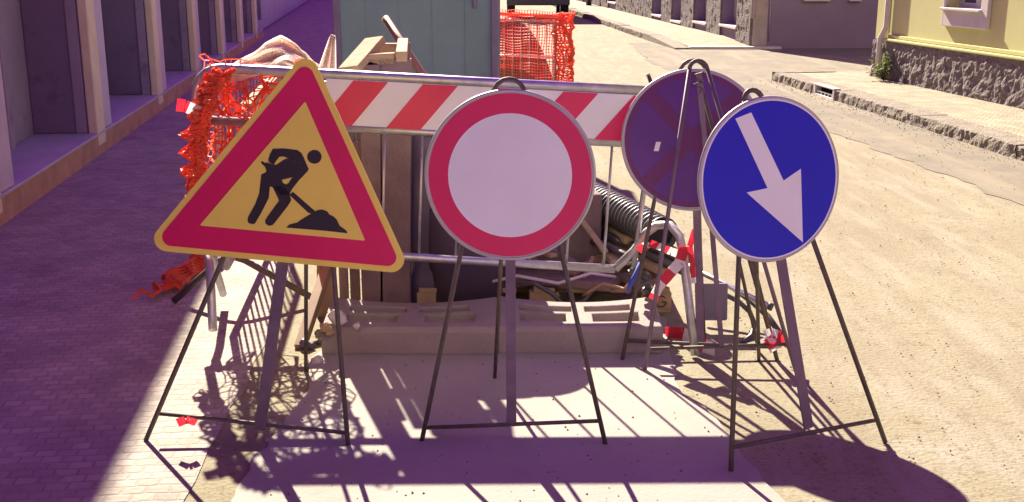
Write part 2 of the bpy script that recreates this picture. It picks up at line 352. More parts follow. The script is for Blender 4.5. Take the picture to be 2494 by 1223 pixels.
def plinth(u, v):
    s = u * 15; z = PLZ - .05 + v * (ZP - PLZ + .05); q = .055
    p = yp(s, q, z); e = min(1, (1 - v) * 8, v * 8 + .3)
    k = noise.noise(p * 9) * .020 + noise.noise(p * 21) * .014 + abs(noise.noise(p * 46)) * .010
    return p + yn * k * e
m_.grid(plinth, 420, 16, smooth=False); ybx(m_, 0.0, 15, -6, .03, 0, ZP); m_.build('plinth', M['rough_stone'], yb)
m_ = MB(); ybx(m_, .34, 15, .031, .085, ZP + .001, ZP + .035, .01); ybx(m_, .34, 15, .002, .03, ZP + .036, ZP + .085, .008); m_.build('plinth_moulding', M['yellow'], yb)
m_ = MB(); ybx(m_, -.02, .22, -.3, .022, ZP + .0, 7.3, .01); m_.build('corner_pilaster', M['yellow'], yb)
m_ = MB()
pth = [yp(.33, .048, 7.2), yp(.33, .048, ZP + .18), yp(.31, .11, ZP + .02), yp(.31, .11, PLZ + .02)]
m_.tube(pth, .038, 12); dp = m_.build('downpipe', M['trim'], yb)
fr = .105
m_ = MB()
ybx(m_, s0w, s0o, .002, .05, zb, zt + fr, .006); ybx(m_, s1o, s1w, .002, .05, zb, zt + fr, .006)
ybx(m_, s0o, s1o, .002, .05, zb, zo - .03, .006); ybx(m_, s0o, s1o, .002, .05, zt, zt + fr, .006)
wf = m_.build('window', M['trim'], yb)
m_ = MB(); ybx(m_, s0o - .03, s1o + .03, -.15, .09, zo - .028, zo + .002, .006); m_.build('sill', M['trim'], wf)
m_ = MB(); ybx(m_, s0o, s0o + .05, -.199, -.15, zo, zt); ybx(m_, s1o - .05, s1o, -.199, -.15, zo, zt); ybx(m_, s0o, s1o, -.199, -.151, zo, zo + .06); ybx(m_, (s0o + s1o) / 2 - .03, (s0o + s1o) / 2 + .03, -.199, -.14, zo, zt); m_.build('casement', M['trim'], wf)
m_ = MB(); ybx(m_, s0o + .05, s1o - .05, -.198, -.185, zo + .06, zt); m_.build('pane', M['glass'], wf)
m_ = MB(); ybx(m_, -.3, 15, -6.2, .4, 7.401, 7.62, .03); m_.build('eaves', M['trim'], yb)

# far corner building: street front (with openings) and shaded side wall facing us
FO = V((4.76, 22.35, 0)); fd = V((-.07, 1, 0)).normalized(); fn_ = V((-1, -.07, 0)).normalized()
fp, fbx, floc = wall_frame((FO.x, FO.y), (fd.x, fd.y), (fn_.x, fn_.y))
cb = empty('corner_building', FO, 'building at the far side street corner with stone piers, doorways and a shaded end wall', 'building')
ops = []
for x0, x1, yb_ in ((1591, 1614, 41), (1638, 1662, 56), (1692, 1724, 59), (1758, 1798, 68)):
    a_, za = floc(x0, yb_); b_, zb_ = floc(x1, yb_); ops.append((min(a_, b_), max(a_, b_), (za + zb_) / 2))
ops.sort(); ops += [(ops[-1][1] + 6.5, ops[-1][1] + 8.2, .3), (ops[-1][1] + 13, ops[-1][1] + 15, .25)]
ZB = .10
edges = [0.0]
m_ = MB(); md = MB()
last = 0.0; FD = -7.0
for a_, b_, z_ in ops:
    fbx(m_, last, a_, FD, 0, 0, 6.8); fbx(m_, a_, b_, FD, 0, 0, max(z_, .14)); fbx(m_, a_, b_, FD, 0, 2.6, 6.8); fbx(m_, a_, b_, FD, -.3, max(z_, .14), 2.6)
    last = b_
fbx(m_, last, 48, FD, 0, 0, 6.8)
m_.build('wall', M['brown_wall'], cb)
last = .02
for a_, b_, z_ in ops + [(48, 48, 0)]:
    if a_ - last > .15:
        m_ = MB(); L_ = a_ - last
        def pier(u, v, s0=last, L_=L_):
            p = fp(s0 + u * L_, .05, .05 + v * 1.05); e = min(1, (1 - v) * 9 + .1, u * L_ * 9 + .1, (1 - u) * L_ * 9 + .1)
            return p + fn_ * (noise.noise(p * 8) * .03 + noise.noise(p * 19) * .02) * e
        m_.grid(pier, max(4, int(L_ / .09)), 12, smooth=False)
        fbx(m_, last, a_, .001, .045, .02, 1.10); m_.build('stone_pier', M['rough_stone'], cb)
        m_ = MB(); fbx(m_, last - .02, a_ + .02, .001, .09, 1.101, 1.16, .01); m_.build('pier_cap', M['trim'], cb)
    last = b_
for k, (a_, b_, z_) in enumerate(ops):
    z_ = max(z_, .14)
    m_ = MB(); fbx(m_, a_ - .03, b_ + .03, -.29, .07, z_ + .001, z_ + .055, .008); m_.build('sill', M['trim'], cb)
    m_ = MB(); fbx(m_, a_ + .01, b_ - .01, -.299, -.24, z_ + .056, 2.59, .005)
    fbx(m_, a_ + .1, (a_ + b_) / 2 - .04, -.24, -.225, z_ + .2, 2.4, .01); fbx(m_, (a_ + b_) / 2 + .04, b_ - .1, -.24, -.225, z_ + .2, 2.4, .01)
    dr = m_.build('door', M['brown_door'] if k == 2 else M['door'], cb)
m_ = MB(); fbx(m_, -.08, 48, -7.1, .3, 6.801, 7.0, .03); m_.build('cornice', M['trim'], cb)
# end wall details: lighter corner strip, cable, downpipe, sills of its high windows
ed = V((1, .07, 0)).normalized(); en = V((.07, -1, 0)).normalized()
ep, ebx, eloc = wall_frame((FO.x, FO.y), (ed.x, ed.y), (en.x, en.y))
xs, _ = eloc(1868, 60)
m_ = MB(); ebx(m_, .0, xs, .002, .03, .02, 6.79, .006); m_.build('corner_strip', M['door'], cb)
m_ = MB(); m_.tube([ep(xs + .02, .03, 6.5), ep(xs + .02, .03, 3), ep(xs + .03, .035, 1.5), ep(xs + .05, .03, .15)], .011, 6); m_.build('cable', M['galv'], cb)
m_ = MB(); m_.tube([ep(-.02, .07, 6.5), ep(-.02, .07, .72), ep(-.03, .11, .6)], .05, 10); m_.build('downpipe', M['door'], cb)
for x0, x1 in ((1955, 2018), (2066, 2095)):
    a_, z_ = eloc(x0, 3); b_, _ = eloc(x1, 3)
    m_ = MB(); ebx(m_, a_, b_, .001, .10, z_, z_ + .08, .008); ebx(m_, a_ + .08, b_ - .08, .001, .02, z_ + .081, z_ + 1.2); wi = m_.build('window', M['trim'], cb)
    m_ = MB(); ebx(m_, a_ + .14, b_ - .14, .021, .027, z_ + .16, z_ + 1.12); m_.build('pane', M['glass'], wi)

# street gully set in the right kerb
gd = V((-.085, 1, 0)).normalized(); gn = V((-1, -.085, 0)).normalized()
gp, gbx, _ = wall_frame((kerbx(gy0), gy0), (gd.x, gd.y), (gn.x, gn.y)); gl = (gy1 - gy0) * 1.003
gu = empty('street_gully', gp(0, 0, 0), 'pale steel framed storm drain opening set in the right kerb', 'drain')
m_ = MB(); gbx(m_, .0, .05, -.07, .015, 0, .125, .006); gbx(m_, gl - .05, gl, -.07, .015, 0, .125, .006); gbx(m_, .0, gl, -.07, .018, .126, .146, .006); gbx(m_, .05, gl - .05, -.02, .014, .0, .022, .004)
m_.build('frame', M['trim'], gu)
m_ = MB(); gbx(m_, .05, gl - .05, -.012, -.002, .05, .066)
for k in range(5): gbx(m_, .05 + (gl - .1) * (k + .5) / 5 - .012, .05 + (gl - .1) * (k + .5) / 5 + .012, -.012, -.002, .024, .05)
m_.build('grating', M['galv'], gu)
m_ = MB(); gbx(m_, .05, gl - .05, -.28, -.16, .0, .098); m_.build('recess', M['black_plastic'], gu)
m_ = MB(); gbx(m_, .0, gl, -.3, -.071, .100, .126, .004); m_.build('cover_slab', M['kerbstone'], gu)

# weed at the foot of the downpipe
wp = yp(.62, .16, PLZ)
we = empty('weed_plant', wp, 'small leafy green weed growing at the foot of the yellow building', 'plant')
rnd = random.Random(4); ms = MB(); ml = MB()
for k in range(26):
    a = rnd.uniform(0, 6.28); r = rnd.uniform(.03, .22); h = rnd.uniform(.08, .34) * (1 - r * 1.2)
    tip = wp + V((math.cos(a) * r, math.sin(a) * r, h)) + (yn * .05); ms.tube([wp, wp.lerp(tip, .5) + V((0, 0, .04)), tip], .004, 5)
    for j in range(7):
        c = wp.lerp(tip, rnd.uniform(.45, 1.1)) + V((rnd.uniform(-.03, .03), rnd.uniform(-.03, .03), rnd.uniform(-.01, .04)))
        d1 = V((rnd.uniform(-1, 1), rnd.uniform(-1, 1), rnd.uniform(-.3, .6))).normalized() * rnd.uniform(.03, .055); d2 = d1.cross(V((rnd.uniform(-.4, .4), rnd.uniform(-.4, .4), 1))).normalized() * rnd.uniform(.014, .026)
        ml.face([c - d1 * .2, c + d1 * .35 + d2, c + d1, c + d1 * .35 - d2])
ms.build('stem', M['stem'], we); ml.build('leaves', M['leaf'], we, recalc=False)

# parked van far up the street
vy, vx0, vx1 = 34.0, -.15, 1.72
van = empty('parked_van', ((vx0 + vx1) / 2, vy, 0), 'dark van parked far up the street seen from behind its fenced works', 'van')
m_ = MB(); prof = [(vy, .50), (vy - .02, 1.1), (vy + .12, 1.95), (vy + .35, 2.05), (vy + 3.0, 2.02), (vy + 3.7, 1.2), (vy + 4.6, 1.0), (vy + 4.7, .45)]
m_.prism([(vx0, y, z) for y, z in prof], (1, 0, 0), vx1 - vx0); m_.build('body', M['vanpaint'], van)
m_ = MB(); m_.box(((vx0 + vx1) / 2, vy - .05, .54), vx1 - vx0 + .02, .1, .2, bev=.03); m_.build('bumper', M['black_plastic'], van)
for x in (vx0 + .12, vx1 - .12):
    for y in (vy + .75, vy + 3.85):
        m_ = MB(); m_.tube([(x - .12, y, .33), (x + .12, y, .33)], .33, 24); wh = m_.build('wheel', M['tyre'], van)
        m_ = MB(); m_.tube([(x - .126, y, .33), (x + .126, y, .33)], .19, 18); m_.build('rim', M['galv'], wh)
    m_ = MB(); m_.box((x, vy - .012, 1.0), .12, .05, .3, bev=.01); m_.build('tail_light', M['lens_red'], van)
m_ = MB(); m_.box(((vx0 + vx1) / 2, vy + .035, 1.5), 1.5, .04, .5, Matrix.Rotation(-.16, 3, 'X')); m_.build('rear_window', M['glass'], van)

# two dark bollards far up the right pavement
for i, (px, py) in enumerate(((1434, 13), (1465, 12))):
    p = G(px, py, .122); m_ = MB(); m_.tube([p, p + V((0, 0, .75)), p + V((0, 0, .82)), p + V((0, 0, .92))], [.11, .10, .13, .05], 12)
    tag(m_.build('bollard', M['vanpaint']), ['dark bollard on the far pavement nearer the road', 'dark bollard on the far pavement nearer the building wall'][i], 'bollard', 'bollards on the far pavement')

# ------------------------------------------------------------------ site cabin and far fenced barrier
cy = 9.6; c0 = D(815, 150, cy).x; c1 = D(1214, 150, cy).x
ca = empty('site_cabin', ((c0 + c1) / 2, cy, 0), 'tall grey green site cabin standing behind the works', 'cabin')
CH = 2.35; cm = (c0 + c1) / 2
m_ = MB(); m_.box((cm, cy + .75, CH / 2 + .06), c1 - c0 - .06, 1.44, CH - .12); m_.build('body', M['cabin'], ca)
for k in range(1, 5):
    x = c0 + (c1 - c0) * k / 5; m_ = MB(); m_.box((x, cy + .028, CH / 2), .008, .008, CH - .28, bev=.002); m_.build('panel_seam', M['cabin'], ca)
m_ = MB(); m_.box((c0 + (c1 - c0) * .86, cy + .012, 1.32), .035, .03, .15, bev=.006); m_.build('handle', M['cabin_frame'], ca)
for x in (c0 + .03, c1 - .03):
    for y in (cy + .03, cy + 1.47):
        m_ = MB(); m_.box((x, y, CH / 2), .06, .06, CH, bev=.006); m_.build('corner_post', M['cabin_frame'], ca)
m_ = MB(); m_.box((cm, cy + .02, CH - .06), c1 - c0 - .122, .05, .1, bev=.005); m_.build('rail', M['cabin_frame'], ca); m_ = MB(); m_.box((cm, cy + .02, .08), c1 - c0 - .122, .05, .1, bev=.005); m_.build('rail', M['cabin_frame'], ca)
m_ = MB(); m_.box((cm, cy + .75, CH + .04), c1 - c0 + .08, 1.6, .08, bev=.02); m_.build('roof', M['cabin_frame'], ca)

def net(name, fn, nu, nv, th, m, label=None, cat=None, group=None, parent=None, solid=False):
    b = MB(); b.grid(fn, nu, nv, smooth=False); o = b.build(name, m, parent, recalc=False)
    if not solid: modifier(o, 'WIREFRAME', thickness=th, use_even_offset=False, use_replace=True)
    if label: tag(o, label, cat, group)
    return o
# far barrier
fbY = 12.2
fa = D(1212, 12, fbY + .5); fbb = D(1352, 52, fbY)
def barrier(name, a, b, H, low, label, bars=.115, legs=True, lean=0.0):
    """crowd barrier from a to b (top rail ends)"""
    a, b = V(a), V(b); root = empty(name, ((a.x + b.x) / 2, (a.y + b.y) / 2, 0), label, 'barrier')
    return root
fbar = empty('mesh_barrier', (fbb.x, fbY, 0), 'far steel barrier wrapped in orange netting beside the green cabin', 'barrier')
fl = V((-.55, fbY + .55, 0)); fr_ = V((fbb.x, fbY, 0)); zt1 = fbb.z - .0
zl1 = D(1220, 14, fl.y + .1).z
m_ = MB()
m_.tube([(fr_.x, fr_.y, .02), (fr_.x, fr_.y, zt1)], .022); m_.tube([(fr_.x, fr_.y, zt1), (fl.x, fl.y, zt1 + .0)], .02); m_.tube([(fl.x, fl.y, .02), (fl.x, fl.y, zt1)], .022)
m_.build('frame', M['galv'], fbar)
for z in (.12, zt1 * .62):
    m_ = MB(); m_.tube([(fr_.x, fr_.y, z), (fl.x, fl.y, z)], .014, 6); m_.build('rail', M['galv'], fbar)
for k in range(1, 11):
    m_ = MB(); p = fr_.lerp(fl, k / 11); m_.tube([(p.x, p.y, .12), (p.x, p.y, zt1)], .006, 5); m_.build('upright', M['galv'], fbar)
m_ = MB(); m_.tube([(fr_.x - .05, fr_.y - .3, .02), (fr_.x, fr_.y, .10), (fr_.x + .05, fr_.y + .3, .02)], .02, 6); m_.build('foot', M['galv'], fbar)
def farnet(u, v):
    p = fr_.lerp(fl, u * 1.0); z = .05 + v * (zt1 + .06)
    q = V((p.x, p.y - .035, z)); return q + V((noise.noise(q * 5) * .02, noise.noise(q * 4) * .05, noise.noise(q * 6 + V((5, 0, 0))) * .025))
net('safety_net', farnet, 34, 34, .013, M['orange'], 'orange safety net stretched over the far barrier beside the cabin', 'netting')
def farbunch(u, v):
    z = .02 + v * (zt1 + .07); a = u * 6.6; r = .085 + .05 * noise.noise(V((a, z * 9, 3)))
    x = fr_.x + .10 + .05 * noise.noise(V((z * 3, 1, 1))); q = V((x + math.cos(a) * r * 1.0, fr_.y - .02 + math.sin(a) * r, z))
    return q + V((noise.noise(q * 23) * .04, noise.noise(q * 19) * .04, noise.noise(q * 17) * .03))
net('net_bunch', farbunch, 12, 40, .02, M['orange'], 'bunched orange netting hanging from the end post of the far barrier', 'netting')
m_ = MB()
P0 = V((fr_.x, fr_.y - .03, zt1 + .02))
m_.tube([V((fl.x, fl.y, zt1 + .05)), V((-.1, fbY + .4, zt1 + .06)), P0 + V((-.06, 0, .03)), P0 + V((.02, 0, .03)), P0 + V((.14, -.02, -.16)), P0 + V((.20, -.02, -.36)), P0 + V((.15, -.02, -.46))], .022, 6)
tag(m_.build('rolled_netting', M['orange']), 'thick orange roll of net edging along the far barrier top', 'netting')

def heap(u, v):
    a = u * 6.2832; r = v; x = -.06 + math.cos(a) * r * .66; y = 13.15 + math.sin(a) * r * .62
    z = 1.02 * (1 - r ** 2.2); q = V((x, y, z)); return q + V((noise.noise(q * 3) * .04, noise.noise(q * 4) * .04, noise.noise(q * 5) * .05 * (1 - r) - .03 * r))
m_ = MB(); m_.grid(heap, 48, 20, smooth=False)
tag(m_.build('soil_heap', mat('dug_soil', (.14, .10, .10), .95, vscale=5, bump=.5, bscale=25)), 'dark heap of dug soil behind the far orange net', 'soil heap')

# ------------------------------------------------------------------ main striped barrier
BY0, BY1 = 4.78, 4.69                    # distance at its left and right end
TL = D(570, 168, BY0); TR = D(1588, 222, BY1)
bx = (TR - TL).normalized(); bl = (TR - TL).length
bz = (V((0, 0, 1)) - bx * bx.z).normalized(); bn = bz.cross(bx)      # bn points away from the camera
def B(s, h, q=0.0): return TL + bx * s + bz * (h - 1.13) + bn * q     # s along, h height above its own feet, q depth
bar_ = empty('crowd_barrier', B(bl / 2, 0), 'steel crowd barrier with red and white striped board across the works', 'barrier')
sL = -.17                                # the frame's outer left post
m_ = MB()
pts = [B(sL, .34), B(sL, 1.0)]
for k in range(6): 
    a = math.pi / 2 * k / 5; pts.append(B(sL + .12 - .12 * math.cos(a), 1.01 + .12 * math.sin(a)))
pts += [B(bl * .5, 1.13), B(bl, 1.13)]
m_.tube(pts, .021, 12)
m_.tube([B(bl, 1.13), B(bl + .02, 1.10), B(bl - .02, .36)], .012, 8)
m_.build('frame', M['galv'], bar_)
m_ = MB(); m_.tube([B(sL, .905, 0), B(bl - .01, .905, 0)], .020, 10); m_.build('middle_rail', M['galv'], bar_)
hb = .345
m_ = MB(); m_.tube([B(sL, hb), B(bl - .1, hb)], .019, 10); m_.build('bottom_rail', M['galv'], bar_)
s = 0.0; k = 0
while s < bl - .08:
    m_ = MB(); m_.tube([B(s, hb), B(s + .0, .905)], .0065, 6); m_.build('upright', M['galv'], bar_); s += .163; k += 1
# striped board
S0, S1, H0, H1 = .40, bl - .05, .912, 1.112
m_ = MB(); m_.box(B((S0 + S1) / 2, (H0 + H1) / 2, -.012), S1 - S0, .006, H1 - H0, Matrix((bx, bn, bz)).transposed(), .002); pn = m_.build('striped_board', M['sign_white'], bar_)
m_ = MB(); hgt = H1 - H0
def stripe(u0, wdt=.148, slant=.155):
    poly = [(u0, H0), (u0 + wdt, H0), (u0 + wdt + slant, H1), (u0 + slant, H1)]
    # clip to board
    def clip(poly, f):
        out = []
        for i in range(len(poly)):
            a, b = poly[i], poly[(i + 1) % len(poly)]; fa_, fb_ = f(a), f(b)
            if fa_ >= 0: out.append(a)
            if fa_ * fb_ < 0: t = fa_ / (fa_ - fb_); out.append((a[0] + (b[0] - a[0]) * t, a[1] + (b[1] - a[1]) * t))
        return out
    poly = clip(clip(poly, lambda p: p[0] - S0 - .002), lambda p: S1 - .002 - p[0])
    if len(poly) > 2: m_.prism([B(p[0], min(max(p[1], H0 + .002), H1 - .002), -.0158) for p in poly], -bn, .0012)
sx = (D(940, 300, 4.73) - TL).dot(bx)
for k in range(-3, 7): stripe(sx + k * .297)
m_.build('red_stripes', M['sign_red'], pn)
# bent-tube legs
def leg(base, splay, zb=.0):
    m_ = MB(); m_.tube(base, .019, 10); return m_.build('leg', M['galv'], bar_)
Lp = [B(bl - .1, hb), D(1545, 610, 4.70), D(1575, 566, 4.68), D(1600, 549, 4.66), D(1632, 548, 4.62), D(1655, 575, 4.57), D(1664, 620, 4.53), D(1676, 720, 4.47), G(1693, 872) + V((0, 0, .012))]
leg(Lp, 0)
q = B(sL + .02, hb)
leg([q + V((-.02, .34, -.33)), q + V((-.01, .15, -.08)), q, q + V((.05, -.1, -.06)), q + V((.10, -.30, -.30))], 0)
m_ = MB(); m_.tube([D(1578, 181, 4.72), D(1590, 214, 4.70), D(1590, 260, 4.68)], .009, 6); m_.build('coupling_hook', M['rod'], bar_)

# barrier running back along the left of the works
sb = empty('side_barrier', (-1.4, 5.9, 0), 'plain steel barrier running back along the left of the works under netting', 'barrier')
sa = V((-1.33, 4.98, 0)); se = V((-1.52, 6.9, 0))
m_ = MB()
for h in (.24, 1.08): m_.tube([sa + V((0, 0, h)), se + V((0, 0, h))], .019, 8)
m_.tube([sa + V((0, 0, .24)), sa + V((0, 0, 1.08))], .019, 8); m_.tube([se + V((0, 0, .24)), se + V((0, 0, 1.08))], .019, 8)
m_.build('frame', M['galv'], sb)
for k in range(1, 14):
    p = sa.lerp(se, k / 14); m_ = MB(); m_.tube([p + V((0, 0, .24)), p + V((0, 0, 1.08))], .006, 6); m_.build('upright', M['galv'], sb)
for p in (sa.lerp(se, .1), sa.lerp(se, .9)):
    m_ = MB(); m_.tube([p + V((-.30, 0, .015)), p + V((-.06, 0, .22)), p + V((0, 0, .24)), p + V((.06, 0, .22)), p + V((.42, -.02, .015))], .017, 8); m_.build('leg', M['rod'], sb)

# ------------------------------------------------------------------ netting on the left
def poly(pts, t):
    k = t * (len(pts) - 1); i = min(int(k), len(pts) - 2); return V(pts[i]).lerp(V(pts[i + 1]), k - i)
col = [D(545, 165, 4.74), D(520, 205, 4.72), D(500, 255, 4.70), D(480, 320, 4.69), D(478, 400, 4.69), D(480, 460, 4.69), D(470, 540, 4.68)]
def bunch(u, v):
    c = poly(col, v); a = u * 6.9; r = .036 + .018 * noise.noise(V((a * 1.2, v * 22, 3))) + .016 * math.sin(v * 62 + a * .5) * (math.cos(a) < .2)
    q = c + V((math.cos(a) * r * 1.0, math.sin(a) * r, 0))
    return q + V((noise.noise(q * 26) * .024, noise.noise(q * 23) * .02, noise.noise(q * 31) * .022))
net('net_bunch', bunch, 14, 56, .0135, M['orange'], 'bunched orange netting hanging down the left end of the striped barrier', 'netting')
def hang(u, v):
    s = -.16 + u * .50; h = .36 + v * .80
    q = B(s, h, .03 + .05 * math.sin(u * 9 + v * 2)); return q + V((noise.noise(q * 9) * .07, noise.noise(q * 7) * .10, noise.noise(q * 10) * .06))
net('safety_net', hang, 15, 25, .009, M['orange'], 'orange net hung behind the left end of the striped barrier', 'netting')
def hang2(u, v):
    q = B(-.14 + u * .42, .40 + v * .72, .12 + .08 * math.sin(u * 14 + v * 6)); return q + V((noise.noise(q * 12) * .09, noise.noise(q * 9) * .12, noise.noise(q * 13) * .08))
net('safety_net', hang2, 14, 22, .013, M['orange'], 'crumpled second layer of orange net behind the left barrier post', 'netting')
# pale net pulled up to a peak over the rail
pk = [(548, 172, 4.86), (600, 140, 5.0), (650, 108, 5.05), (688, 90, 5.05), (715, 104, 5.05), (745, 130, 5.0), (778, 160, 4.92)]
bt = [(552, 200, 4.80), (590, 180, 4.80), (640, 178, 4.80), (690, 180, 4.80), (720, 182, 4.80), (750, 184, 4.80), (785, 186, 4.80)]
pkw = [D(*p) for p in pk]; btw = [D(*p) for p in bt]
def sail(u, v):
    a, b = poly(btw, u), poly(pkw, u); q = a.lerp(b, v); fold = math.sin(v * 15 + u * 3.0) * .035
    return q + V((noise.noise(q * 8) * .012, fold + noise.noise(q * 9) * .03, noise.noise(q * 12) * .012))
net('net_drape', sail, 46, 24, .0125, M['pale_net'], 'pale sunlit netting pulled to a peak above the barrier rail', 'netting')
def sail2(u, v):
    a = poly([D(620, 178, 4.86), D(690, 176, 4.86), D(770, 178, 4.86)], u); b = poly([D(640, 150, 5.02), D(700, 112, 5.06), D(760, 150, 5.0)], u); q = a.lerp(b, v)
    return q + V((noise.noise(q * 14) * .015, math.sin(u * 20) * .02, noise.noise(q * 12) * .015))
net('net_drape', sail2, 20, 8, .012, M['orange'], 'bright orange netting crumpled under the pale net peak', 'netting')
ridge = [D(548, 176, 4.84), D(600, 146, 4.98), D(650, 114, 5.04), D(688, 94, 5.05)]
def fold1(u, v):
    c = poly(ridge, u); r = .03 + .035 * u; return c + V((0, -.055 * v - .01 * math.sin(v * 6), .012 - r * v + .008 * noise.noise(c * 20)))
net('net_fold', fold1, 20, 5, .01, M['pale_net'], 'white folded upper edge of the net rising to the peak', 'netting', solid=True)
ridge2 = [D(566, 190, 4.80), D(610, 176, 4.84), D(660, 156, 4.88), D(700, 138, 4.9), D(745, 158, 4.9), D(772, 176, 4.88)]
def fold2(u, v):
    c = poly(ridge2, u); r = .026 + .010 * math.sin(u * 7); return c + V((0, -.05 * v, .012 - r * v + .006 * noise.noise(c * 20)))
net('net_fold', fold2, 24, 5, .01, M['pale_net'], 'lower white fold of net lying just above the left rail', 'netting', solid=True)
def fin(u, v):
    a = D(772 + 44 * u, 182, 4.86); b = D(806 + 10 * u, 84 + 4 * u, 4.95); q = a.lerp(b, v); return q + V((0, math.sin(u * 13) * .03 * (1 - v), 0))
net('net_fin', fin, 16, 14, .0085, M['pale_net'], 'small upright fin of striped white netting beside the triangular sign top', 'netting')
# pile of net on the cobbles
def pile(u, v):
    a = G(505, 640).lerp(G(372, 735), u); q = a + V((.10, .22, 0)).lerp(V((-.02, -.16, 0)), v)
    z = .03 + .10 * abs(noise.noise(q * 5)) + .12 * math.sin(v * 3.1) * (1 - u) ; return q + V((noise.noise(q * 13) * .06, noise.noise(q * 11) * .08, z + noise.noise(q * 17) * .03))
net('net_heap', pile, 20, 11, .017, M['orange'], 'orange netting lying in a heap on the shaded cobbles', 'netting')

# ------------------------------------------------------------------ warning tape
def tape(label, pts, wdt, band=.07, name='warning_tape', tw=0.0, up=(0, 0, 1)):
    """red and white plastic tape following pts"""
    pts = [V(p) for p in pts]; L = [0]
    for i in range(1, len(pts)): L.append(L[-1] + (pts[i] - pts[i - 1]).length)
    root = empty(name, pts[0], label, 'tape')
    def at(s):
        for i in range(1, len(pts)):
            if s <= L[i] or i == len(pts) - 1: return pts[i - 1].lerp(pts[i], max(0, min(1, (s - L[i - 1]) / max(1e-6, L[i] - L[i - 1]))))
    n = max(2, int(L[-1] / .012)); cur = None; key = None
    def flush():
        if cur is not None: cur.build('red_band' if key else 'white_band', M['tape_red'] if key else M['tape_white'], root, recalc=False)
    for i in range(n):
        s0, s1 = L[-1] * i / n, L[-1] * (i + 1) / n; a, b = at(s0), at(s1); t = (b - a)
        if t.length < 1e-6: continue
        t.normalize()
        def sd(s):
            x = t.cross(V((0, -1, .15))); x.normalize(); x.rotate(Matrix.Rotation(tw * s / L[-1] + .35 * math.sin(s * 21), 3, t)); return x * wdt / 2
        x0, x1 = sd(s0), sd(s1); k = int((s0 + 1e-6) / band) % 2 == 0
        if k != key: flush(); cur = MB(); key = k
        cur.face([a - x0, a + x0, b + x1, b - x1])
    flush(); return root
tape('red and white tape hanging from the bent barrier leg over the pallet corner', [D(1668, 600, 4.50), D(1655, 640, 4.48), D(1630, 668, 4.46), D(1604, 700, 4.44), D(1590, 730, 4.43)], .045, .06)
tape('red and white tape wound round the black pipe bundle', [D(1556, 612, 4.62), D(1580, 592, 4.60), D(1604, 600, 4.60), D(1634, 612, 4.60), D(1662, 622, 4.58)], .045, .03, tw=1.0)
tape('red tape strip hanging down beside the sign stand posts', [D(1692, 560, 4.5), D(1680, 600, 4.48), D(1686, 640, 4.46), D(1690, 690, 4.45)], .024, .2)
p_ = G(1905, 850)
tape('red and white tape knotted on the bare stand right leg', [D(1912, 838, 4.30), D(1900, 822, 4.28), D(1878, 815, 4.28), D(1864, 822, 4.28), D(1884, 838, 4.27), D(1890, 852, 4.27)], .055, .055)
tape('red and white tape end sticking out left of the barrier', [D(430, 255, 4.66), D(450, 258, 4.66), D(486, 274, 4.67)], .055, .045)
tape('red tape scrap tied low on the triangular sign stand', [D(432, 1030, 3.50), D(455, 1022, 3.49), D(478, 1030, 3.5)], .03, .2)
tape('red and white tape scrap lying by the bent leg foot', [G(1620, 822) + V((0, 0, .02)), G(1660, 826) + V((0, 0, .03)), G(1700, 848) + V((0, 0, .02)), G(1740, 868) + V((0, 0, .03))], .06, .08)

# ------------------------------------------------------------------ road signs on tubular stands
def frame_from_feet(L, Rr, lean):
    d = (Rr - L); d.z = 0; d.normalize(); back = V((-d.y, d.x, 0))
    if back.y < 0: back = -back
    u = (V((0, 0, 1)) + back * math.tan(lean)).normalized(); n = d.cross(u); n.normalize()
    if n.y > 0: n = -n
    return d, u, n
def stand(root, n, L, Rr, apex_px, o, hoop_r, bar_px, cross_px, rear_px, rod=.0085, bw=.034, rm=None):
    """side legs in one rod over the hoop, flat centre bar, cross bar, rear prop"""
    off = -n * .03; rm = rm or M['rod']
    P = lambda px, py: hit(px, py, o + off, n)
    apex = P(*apex_px); d = (Rr - L).normalized(); u = (apex - (L + Rr) / 2).normalized()
    tl = apex - d * hoop_r - u * hoop_r * .9; tr = apex + d * hoop_r - u * hoop_r * .9
    for a, b in ((L, tl), (Rr, tr)):
        m_ = MB(); m_.tube([a + V((0, 0, .004)), b], rod, 8); m_.build('leg', rm, root)
    m_ = MB(); m_.tube([tl] + [apex - u * hoop_r * .9 + (-d * math.cos(math.pi * k / 8) + u * math.sin(math.pi * k / 8)) * hoop_r for k in range(1, 8)] + [tr], rod, 8); m_.build('hoop', M['rod'], root)
    bb = P(*bar_px); m_ = MB(); m_.bar(apex - u * hoop_r * 1.25 + n * .006, bb + n * .006, bw, .008, side=d, bev=.001); m_.build('centre_bar', M['bar'], root)
    m_ = MB(); m_.tube([P(*cross_px[0]), P(*cross_px[1])], rod * .9, 8); m_.build('cross_bar', M['rod'], root)
    for r in rear_px:
        m_ = MB(); m_.tube([apex - u * .06 - n * .01, r + V((0, 0, .004))], rod * .9, 8); m_.build('rear_leg', M['rod'], root)
